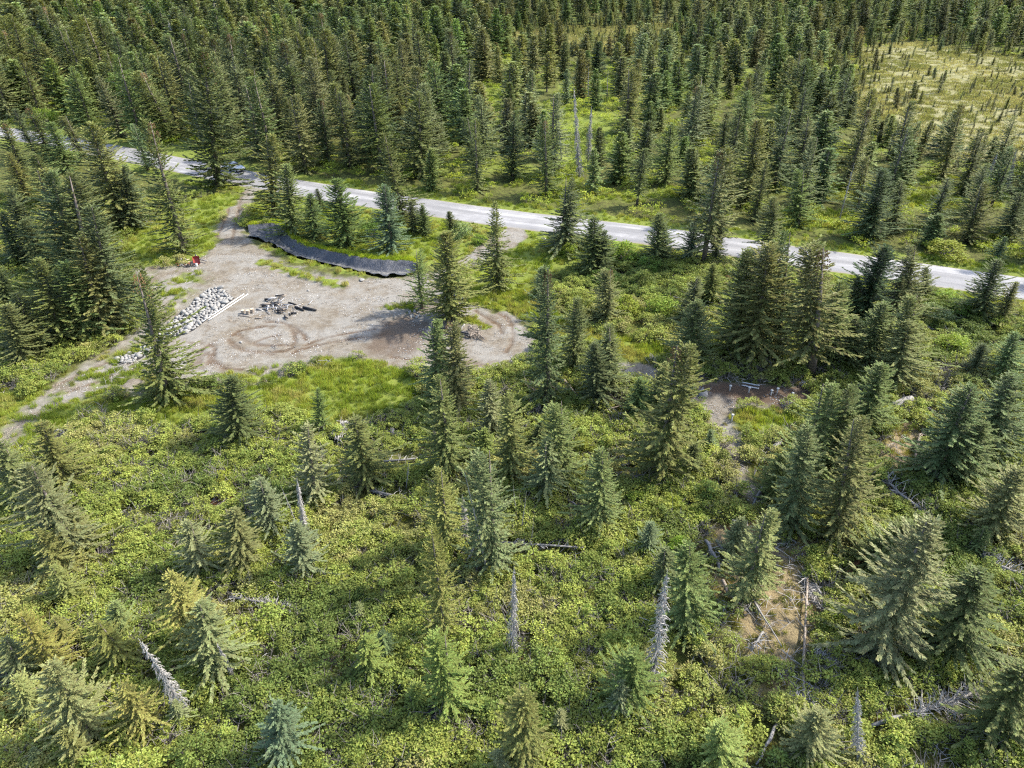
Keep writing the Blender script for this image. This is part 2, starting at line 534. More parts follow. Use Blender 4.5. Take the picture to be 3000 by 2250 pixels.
def road_material():
    m, nt, b = mat_new('gravel_road')
    q = NT(nt)
    uv = q.n('ShaderNodeUVMap').outputs['UV']
    geo = q.n('ShaderNodeNewGeometry').outputs['Position']
    mp = q.n('ShaderNodeMapping')
    mp.inputs['Scale'].default_value = (.05, 5.0, 1)
    q.l(uv, mp.inputs['Vector'])
    streak = q.noise(1.0, 4, mp.outputs['Vector'], .6)
    mp2 = q.n('ShaderNodeMapping')
    mp2.inputs['Scale'].default_value = (.3, 1.6, 1)
    q.l(uv, mp2.inputs['Vector'])
    patch = q.noise(1.0, 4, mp2.outputs['Vector'], .6)
    fine = q.noise(14, 4, geo, .7)
    c = q.ramp(streak, (.32, (.15, .148, .148)), (.5, (.215, .212, .21)), (.66, (.34, .335, .33)))
    c = q.mix(q.ramp(patch, (.42, (0, 0, 0)), (.62, (.55, .55, .55))), c, (.15, .148, .15))
    c = q.mix(q.ramp(fine, (.3, (.5, .5, .5)), (.55, (0, 0, 0))), c, (.24, .23, .22))
    sx = q.n('ShaderNodeSeparateXYZ')
    q.l(uv, sx.inputs[0])
    edge = q.math('ABSOLUTE', q.math('SUBTRACT', sx.outputs[1], .5))
    edge = q.math('ADD', edge, q.math('MULTIPLY', q.math('SUBTRACT', patch, .5), .12))
    c = q.mix(q.ramp(edge, (.40, (0, 0, 0)), (.47, (1, 1, 1))), c, (.22, .19, .14))
    q.l(c, b.inputs['Base Color'])
    b.inputs['Roughness'].default_value = .9
    q.bump(fine, .4, .04, b)
    return m


M_TARP, M_ROAD = tarp_material(), road_material()


# ------------------------------------------------------------------ mesh helpers
def mesh_np(name, V, F, mat, attrs=None, smoothf=False, mats=None, midx=None):
    """V (n,3), F (m,3) or (m,4)"""
    me = bpy.data.meshes.new(name)
    V = np.asarray(V, np.float32); F = np.asarray(F, np.int32)
    k = F.shape[1]
    me.vertices.add(len(V)); me.vertices.foreach_set('co', V.ravel())
    me.loops.add(F.size); me.loops.foreach_set('vertex_index', F.ravel())
    me.polygons.add(len(F))
    me.polygons.foreach_set('loop_start', np.arange(0, F.size, k, dtype=np.int32))
    if smoothf:
        me.polygons.foreach_set('use_smooth', np.ones(len(F), bool))
    for m in (mats or [mat]):
        me.materials.append(m)
    if midx is not None:
        me.polygons.foreach_set('material_index', np.asarray(midx, np.int32))
    for kx, v in (attrs or {}).items():
        a = me.attributes.new(kx, 'FLOAT', 'POINT')
        a.data.foreach_set('value', np.asarray(v, np.float32))
    me.update(calc_edges=True)
    return me


def obj(name, me, parent=None, loc=None, label=None, cat=None, group=None, kind=None, link=True):
    o = bpy.data.objects.new(name, me)
    if link:
        COL.objects.link(o)
    if parent:
        o.parent = parent
    if loc is not None:
        o.location = loc
    for k, v in (('label', label), ('category', cat), ('group', group), ('kind', kind)):
        if v:
            o[k] = v
    return o


def tube(pts, rad, sides=7, cap=True):
    """tapered tube along points; rad list or number -> V, F(quads)"""
    pts = [Vector(p) for p in pts]
    n = len(pts)
    rad = [rad] * n if isinstance(rad, (int, float)) else rad
    V, F = [], []
    ref = Vector((0.13, 0.31, 0.94)).normalized()
    for i, p in enumerate(pts):
        t = (pts[min(i + 1, n - 1)] - pts[max(i - 1, 0)]).normalized()
        a = t.cross(ref)
        if a.length < .05:
            a = t.cross(Vector((1, 0, 0)))
        a.normalize(); b = t.cross(a)
        for s in range(sides):
            w = 2 * math.pi * s / sides
            V.append(p + (a * math.cos(w) + b * math.sin(w)) * rad[i])
    for i in range(n - 1):
        for s in range(sides):
            s2 = (s + 1) % sides
            F.append((i * sides + s, i * sides + s2, (i + 1) * sides + s2, (i + 1) * sides + s))
    if cap:
        for i, c in ((0, pts[0]), (n - 1, pts[-1])):
            V.append(c); ci = len(V) - 1
            for s in range(0, sides):
                s2 = (s + 1) % sides
                a, b2 = i * sides + s, i * sides + s2
                F.append((ci, b2, a, a) if i == 0 else (ci, a, b2, b2))
    return V, F


class MB:
    def __init__(s):
        s.V, s.F, s.M = [], [], []

    def add(s, V, F, m=0):
        o = len(s.V)
        s.V += [tuple(v) for v in V]
        s.F += [tuple(dict.fromkeys(i + o for i in f)) for f in F]
        s.M += [m] * len(F)
        return s

    def tube(s, pts, rad, sides=7, m=0, cap=True):
        return s.add(*tube(pts, rad, sides, cap), m)

    def box(s, c, d, m=0, rot=None):
        V = [Vector((x * d[0] / 2, y * d[1] / 2, z * d[2] / 2)) for x in (-1, 1) for y in (-1, 1) for z in (-1, 1)]
        if rot is not None:
            V = [rot @ v for v in V]
        V = [v + Vector(c) for v in V]
        return s.add(V, [(0, 1, 3, 2), (4, 6, 7, 5), (0, 4, 5, 1), (2, 3, 7, 6), (0, 2, 6, 4), (1, 5, 7, 3)], m)

    def mesh(s, name, *mats, smoothf=False):
        me = bpy.data.meshes.new(name)
        me.from_pydata(s.V, [], s.F)
        for m in mats:
            me.materials.append(m)
        if len(mats) > 1:
            me.polygons.foreach_set('material_index', np.array(s.M, np.int32))
        if smoothf:
            me.polygons.foreach_set('use_smooth', np.ones(len(me.polygons), bool))
        me.update()
        return me


def kites(P, D, N, L, W, tip, rnd, fold=.12):
    """leaf-shaped quads: root P, direction D, face normal N, length L, width W (arrays)"""
    D = D / np.linalg.norm(D, axis=1, keepdims=True)
    S = np.cross(D, N); S /= np.linalg.norm(S, axis=1, keepdims=True) + 1e-9
    U = np.cross(S, D)
    L, W = L[:, None], W[:, None]
    a = P
    b = P + D * L * .45 + S * W * .5 - U * W * fold
    c = P + D * L
    d = P + D * L * .45 - S * W * .5 - U * W * fold
    V = np.stack([a, b, c, d], 1).reshape(-1, 3)
    F = np.arange(len(V)).reshape(-1, 4)
    return V, F, np.repeat(tip, 4), np.repeat(rnd, 4)


# ------------------------------------------------------------------ ground sheet, cut along its kinds of ground
def axis(lo, hi, step, lo2, hi2):
    a = list(np.arange(lo, hi + 1e-6, step))
    s = step
    while a[-1] < hi2:
        s *= 1.07; a.append(a[-1] + s)
    s = step
    while a[0] > lo2:
        s *= 1.07; a.insert(0, a[0] - s)
    return np.array(a)


xs = axis(-62, 66, .26, -2600, 2600)
ys = axis(16, 122, .26, -900, 3600)
GX, GY = np.meshgrid(xs, ys, indexing='ij')
GP = np.stack([GX.ravel(), GY.ravel()], 1)
GF = fields(GP)
GH = height(GP, GF)
nx, ny = len(xs), len(ys)
GRID.update(x=xs, y=ys, h=GH.reshape(nx, ny))
ii = np.arange(nx * ny).reshape(nx, ny)
cells = np.stack([ii[:-1, :-1], ii[1:, :-1], ii[1:, 1:], ii[:-1, 1:]], -1).reshape(-1, 4)
cv = lambda k: GF[k][cells].mean(1)
kind = np.zeros(len(cells), int)
kind[cv('bog') > .5] = 4
kind[cv('clear') > .5] = 1
kind[cv('drive') > .5] = 2
kind[cv('trail') > .5] = 3
for kx, nm in enumerate(('ground', 'clearing', 'driveway', 'trail', 'bog_meadow')):
    sel = cells[kind == kx]
    u, inv = np.unique(sel.ravel(), return_inverse=True)
    me = mesh_np(nm, np.c_[GP[u], GH[u]], inv.reshape(-1, 4), M_GROUND,
                 {k: GF[k][u] for k in ('dirt', 'soil', 'grass', 'bog', 'rut', 'tan')}, True)
    obj(nm, me, kind='structure')

# the road: a low crowned gravel strip
_t = np.gradient(ROAD_CL, axis=0); _t /= np.hypot(*_t.T)[:, None]
RN = np.stack([-_t[:, 1], _t[:, 0]], 1)
prof = [(-1.12, -.12), (-1.0, .05), (-.7, .10), (-.35, .14), (0, .17), (.35, .14), (.7, .10), (1.0, .05), (1.12, -.12)]
V = []; UV = []
dist = np.r_[0, np.cumsum(np.hypot(*np.diff(ROAD_CL, axis=0).T))]
for i, (c, n) in enumerate(zip(ROAD_CL, RN)):
    for j, (u, z) in enumerate(prof):
        e = .22 * (fbm(np.array([dist[i] * .35]), np.array([j * 3.0 + 1]), 2)[0] - .5) if abs(u) > .9 else 0
        V.append((c[0] + n[0] * (u * ROAD_HW + e), c[1] + n[1] * (u * ROAD_HW + e), z)); UV.append((dist[i], (u + 1.12) / 2.24))
m_ = len(prof)
F = [(i * m_ + j, (i + 1) * m_ + j, (i + 1) * m_ + j + 1, i * m_ + j + 1) for i in range(len(ROAD_CL) - 1) for j in range(m_ - 1)]
me = mesh_np('road', V, F, M_ROAD, None, True)
uvl = me.uv_layers.new(name='UVMap')
uvl.data.foreach_set('uv', np.array(UV, np.float32)[np.array(F).ravel()].ravel())
obj('road', me, kind='structure')

# ------------------------------------------------------------------ spruce prototypes (10 m tall, shared by all copies)
def spruce_crown(seed, Rad, z0, power=.8, droop=.35, dens=1.0, irr=.25, club=0.0, H=10.0, sp=.165, fine=1.0):
    r = np.random.default_rng(seed)
    P, D, N, L, Wd, T = [], [], [], [], [], []
    z = z0
    bend = r.normal(0, .09, 2)
    asym = r.random() * 6.28
    while z < H - .15:
        t = (z - z0) / (H - z0)
        prof = (1 - t) ** power * (.75 + .25 * min(1, t * 6))
        if club:
            prof = prof * (1 - .45 * math.exp(-((t - .72) / .1) ** 2)) + club * math.exp(-((t - .90) / .05) ** 2)
        n = r.integers(4, 7)
        wob = .62 + .62 * r.random()
        az0 = r.random() * 6.28
        for k in range(n):
            if r.random() > dens + .15:
                continue
            az = az0 + 6.283 * k / n + r.normal(0, .25)
            ln = Rad * prof * wob * (1 + irr * 1.15 * r.normal()) * (1 + .2 * math.cos(az - asym) + .14 * math.cos(2 * az + asym * 3 + z)) + .10
            ln = max(ln, .12)
            up = -droop * (1 - t) + .55 * t ** 2 + r.normal(0, .08)
            ns = max(6, int(ln / .030 * dens * fine))
            s = np.sort(r.random(ns)) ** .8
            out = np.array([math.cos(az), math.sin(az), 0.0]); side = np.array([-math.sin(az), math.cos(az), 0.0])
            bz = ln * (up * s + .28 * s ** 2.2)
            pos = out * (s * ln)[:, None] + np.array([bend[0] * z * .3, bend[1] * z * .3, z]) + np.outer(bz, [0, 0, 1])
            sg = np.where(r.random(ns) < .5, -1, 1)
            ang = r.uniform(.25, 1.2, ns) * (1 - .55 * s)
            slope = up + .6 * s
            d = out * np.cos(ang)[:, None] + side * (sg * np.sin(ang))[:, None] + np.outer(slope * .7 - r.uniform(.0, .75, ns) * (1 - t * .8), [0, 0, 1])
            P.append(pos); D.append(d)
            nn = np.array([0, 0, 1.0]) + r.normal(0, .45, (ns, 3))
            N.append(nn)
            l = (.22 + .28 * ln ** .5 * r.random(ns)) * (1.05 - .35 * s) * (.70 / fine ** .6 if fine >= 1 else 1)
            L.append(l); Wd.append(l * r.uniform(.32, .55, ns)); T.append(np.clip(s ** 2 * .9 + .25 * t + r.normal(0, .1, ns), 0, 1))
        z += sp * (1.15 - .55 * t) * r.uniform(.75, 1.3)
    # leader
    for q in range(14):
        P.append(np.array([[bend[0] * H * .3, bend[1] * H * .3, H - .55 + .04 * q]])); a = r.random() * 6.28
        D.append(np.array([[math.cos(a) * .6, math.sin(a) * .6, 1.0]])); N.append(np.array([[math.sin(a), -math.cos(a), .3]]))
        L.append(np.array([.2])); Wd.append(np.array([.07])); T.append(np.array([.8]))
    P, D, N, L, Wd, T = map(np.concatenate, (P, D, N, L, Wd, T))
    return P, D, N, L, Wd, T, r


def crown_mesh(name, mat, **kw):
    P, D, N, L, Wd, T, r = spruce_crown(**kw)
    V, F, tip, rnd = kites(P, D, N, L, Wd, T, r.random(len(P)))
    return mesh_np(name, V, F, mat, {'tip': tip, 'rnd': rnd})


def trunk_mesh(name, seed, H=10.0, r0=.15, mat=None, bare=0.0, twigs=0):
    rr = random.Random(seed)
    b = MB()
    b.tube([(0, 0, -.3), (rr.uniform(-.02, .02), 0, H * .3), (rr.uniform(-.04, .04), rr.uniform(-.04, .04), H * .65), (0, 0, H * .985)],
           [r0 * 1.25, r0 * .85, r0 * .5, .015], 7)
    for k in range(twigs):                             # dead lower branches
        z = rr.uniform(.35, bare + 1.4); a = rr.uniform(0, 6.28); l = rr.uniform(.35, .9)
        b.tube([(0, 0, z), (math.cos(a) * l * .6, math.sin(a) * l * .6, z - .05), (math.cos(a) * l, math.sin(a) * l, z - .22)], [.022, .014, .006], 3, cap=False)
    return b.mesh(name, mat or M_BARK, smoothf=True)


def cone_mesh(name, seed, Rad):
    rr = random.Random(seed)
    b = MB()
    for k in range(90):
        z = 9.75 - abs(rr.gauss(0, 1)) * .75
        ln = Rad * ((10 - z) / 10) ** .8 * rr.uniform(.4, 1.05) + .08
        a = rr.uniform(0, 6.28)
        p = Vector((math.cos(a) * ln, math.sin(a) * ln, z))
        s, h = .035, .13
        V = [p, p + Vector((s, 0, -h / 2)), p + Vector((-s * .5, s * .87, -h / 2)), p + Vector((-s * .5, -s * .87, -h / 2)), p + Vector((0, 0, -h))]
        b.add(V, [(0, 2, 1), (0, 3, 2), (0, 1, 3), (4, 1, 2), (4, 2, 3), (4, 3, 1)])
    return b.mesh(name, M_CONE)


SPEC = {  # kind: (radius for 10 m, crown start, profile power, droop, density, irregular, club)
    'F': dict(Rad=1.95, z0=.3, power=.68, droop=.38, dens=1.0, irr=.20),
    'S': dict(Rad=1.5, z0=.3, power=.68, droop=.45, dens=1.0, irr=.26),
    'K': dict(Rad=1.45, z0=.4, power=.66, droop=.55, dens=.88, irr=.38, club=.0),
    'C': dict(Rad=1.3, z0=2.2, power=.55, droop=.40, dens=.9, irr=.30),
    'D': dict(Rad=1.9, z0=.6, power=.85, droop=.05, dens=.85, irr=.2, sp=.27),
    'T': dict(Rad=2.0, z0=.25, power=1.1, droop=.42, dens=1.0, irr=.32),
    'N': dict(Rad=1.15, z0=.35, power=.68, droop=.55, dens=.85, irr=.35),
    'B': dict(Rad=.8, z0=.9, power=.7, droop=.5, dens=.6, irr=.4),
}
NV = {'F': 4, 'S': 5, 'K': 5, 'C': 2, 'D': 2, 'T': 2, 'N': 3, 'B': 3}
PROTO = {}
for k_, sp_ in SPEC.items():
    PROTO[k_] = [dict(crown=crown_mesh('spruce_crown_' + k_ + str(v), M_NEEDLE, seed=100 * ord(k_) + v, fine=1.6 if k_ in 'FSKTD' else 1.2, **sp_),
                      trunk=trunk_mesh('spruce_trunk_' + k_ + str(v), 7 * ord(k_) + v, bare=sp_['z0'], twigs=16 if k_ in 'KCNS' else 5),
                      cones=cone_mesh('spruce_cones_' + k_ + str(v), v + ord(k_), sp_['Rad']),
                      rad=sp_['Rad']) for v in range(NV[k_])]


def snag_mesh(seed, H=6.0, r0=.10, n=60, lmax=.9, z0=.4, droop=.3):
    rr = random.Random(seed)
    t, b = MB(), MB()
    lean = rr.uniform(-.12, .12)
    axis_ = lambda z: Vector((lean * math.sin(z / H * 3), 0, z))
    t.tube([axis_(z) for z in (-.3, H * .3, H * .6, H * .85, H)], [r0 * 1.2, r0 * .9, r0 * .6, r0 * .3, .012], 7)
    for k in range(n):
        z = rr.uniform(z0, H * .95)
        l = lmax * (1.05 - z / H) ** .7 * rr.uniform(.4, 1.2)
        a = rr.uniform(0, 6.28)
        o = Vector((math.cos(a), math.sin(a), 0)); sd_ = Vector((-o.y, o.x, 0)) * rr.uniform(-.3, .3)
        p0 = axis_(z); p1 = p0 + o * l * .5 + Vector((0, 0, rr.uniform(-.1, .1))); p2 = p0 + (o + sd_) * l + Vector((0, 0, -droop * l * rr.uniform(.2, 1.4)))
        b.tube([p0, p1, p2], [.034, .026, .011], 3, cap=False)
        for q in range(5):
            f = rr.uniform(.3, .9); s = p0.lerp(p2, f); e = s + Vector((rr.uniform(-1, 1), rr.uniform(-1, 1), rr.uniform(-.9, .4))) * .28 * l
            b.tube([s, e], [.018, .008], 3, cap=False)
    return t, b


# ------------------------------------------------------------------ placing one tree by the pixels of its foot and its tip
TINT = {'d': (.094, .117, .047), 'o': (.138, .150, .052), 'y': (.190, .195, .060), 'b': (.120, .158, .078), 'g': (.155, .175, .080),
        'm': (.120, .156, .052), 'k': (.040, .064, .025), 'w': (.18, .21, .09), 'l': (.165, .215, .058)}
TREES = []                                             # xy of everything that stands, with radius


def axis_frame(base, top, spin):
    z = (top - base).normalized()
    q = Vector((0, 0, 1)).rotation_difference(z)
    return q @ Quaternion((0, 0, 1), spin)


def foot_tip(pt, pb, max_lean=.5):
    base = on_ground(*pb)
    d = ray(*pt); o = Vector((0, 0, CAM_H))
    # nearest approach of the tip's sight line to the plumb line over the foot
    dh = Vector((d.x, d.y)); w = Vector((base.x, base.y))
    t = (w @ dh) / (dh @ dh)
    tip = o + d * t
    h = max(tip.z - base.z, .8)
    off = Vector((tip.x - base.x, tip.y - base.y, 0))
    if off.length > max_lean * h:
        off *= max_lean * h / off.length
    return base, base + off + Vector((0, 0, h))


def spruce(kind, variant, base, top, width, tint, label, group, cones=False, rnd=None, wmin=.5, wmax=1.9):
    rr = rnd or random
    pr = PROTO[kind][variant % len(PROTO[kind])]
    h = (top - base).length
    s = h / 10.0
    sx = s * 1.0 if width is None else min(max(width / (2 * pr['rad']), s * wmin), s * wmax)
    root = bpy.data.objects.new('spruce_tree', None)
    COL.objects.link(root)
    root.empty_display_size = .3
    root.location = base
    root.rotation_mode = 'QUATERNION'
    root.rotation_quaternion = axis_frame(base, top, rr.uniform(0, 6.28))
    root.scale = (sx, sx, s)
    root['label'] = label; root['category'] = 'tree'; root['group'] = group
    c = obj('crown', pr['crown'], root)
    v = rr.uniform(.85, 1.18)
    c.color = (tint[0] * v * rr.uniform(.92, 1.08), tint[1] * v, tint[2] * v * rr.uniform(.85, 1.15), 1)
    obj('trunk', pr['trunk'], root)
    if cones:
        obj('cones', pr['cones'], root, kind='stuff')
    TREES.append((base.x, base.y, .5 * 2 * pr['rad'] * sx, h))
    return root


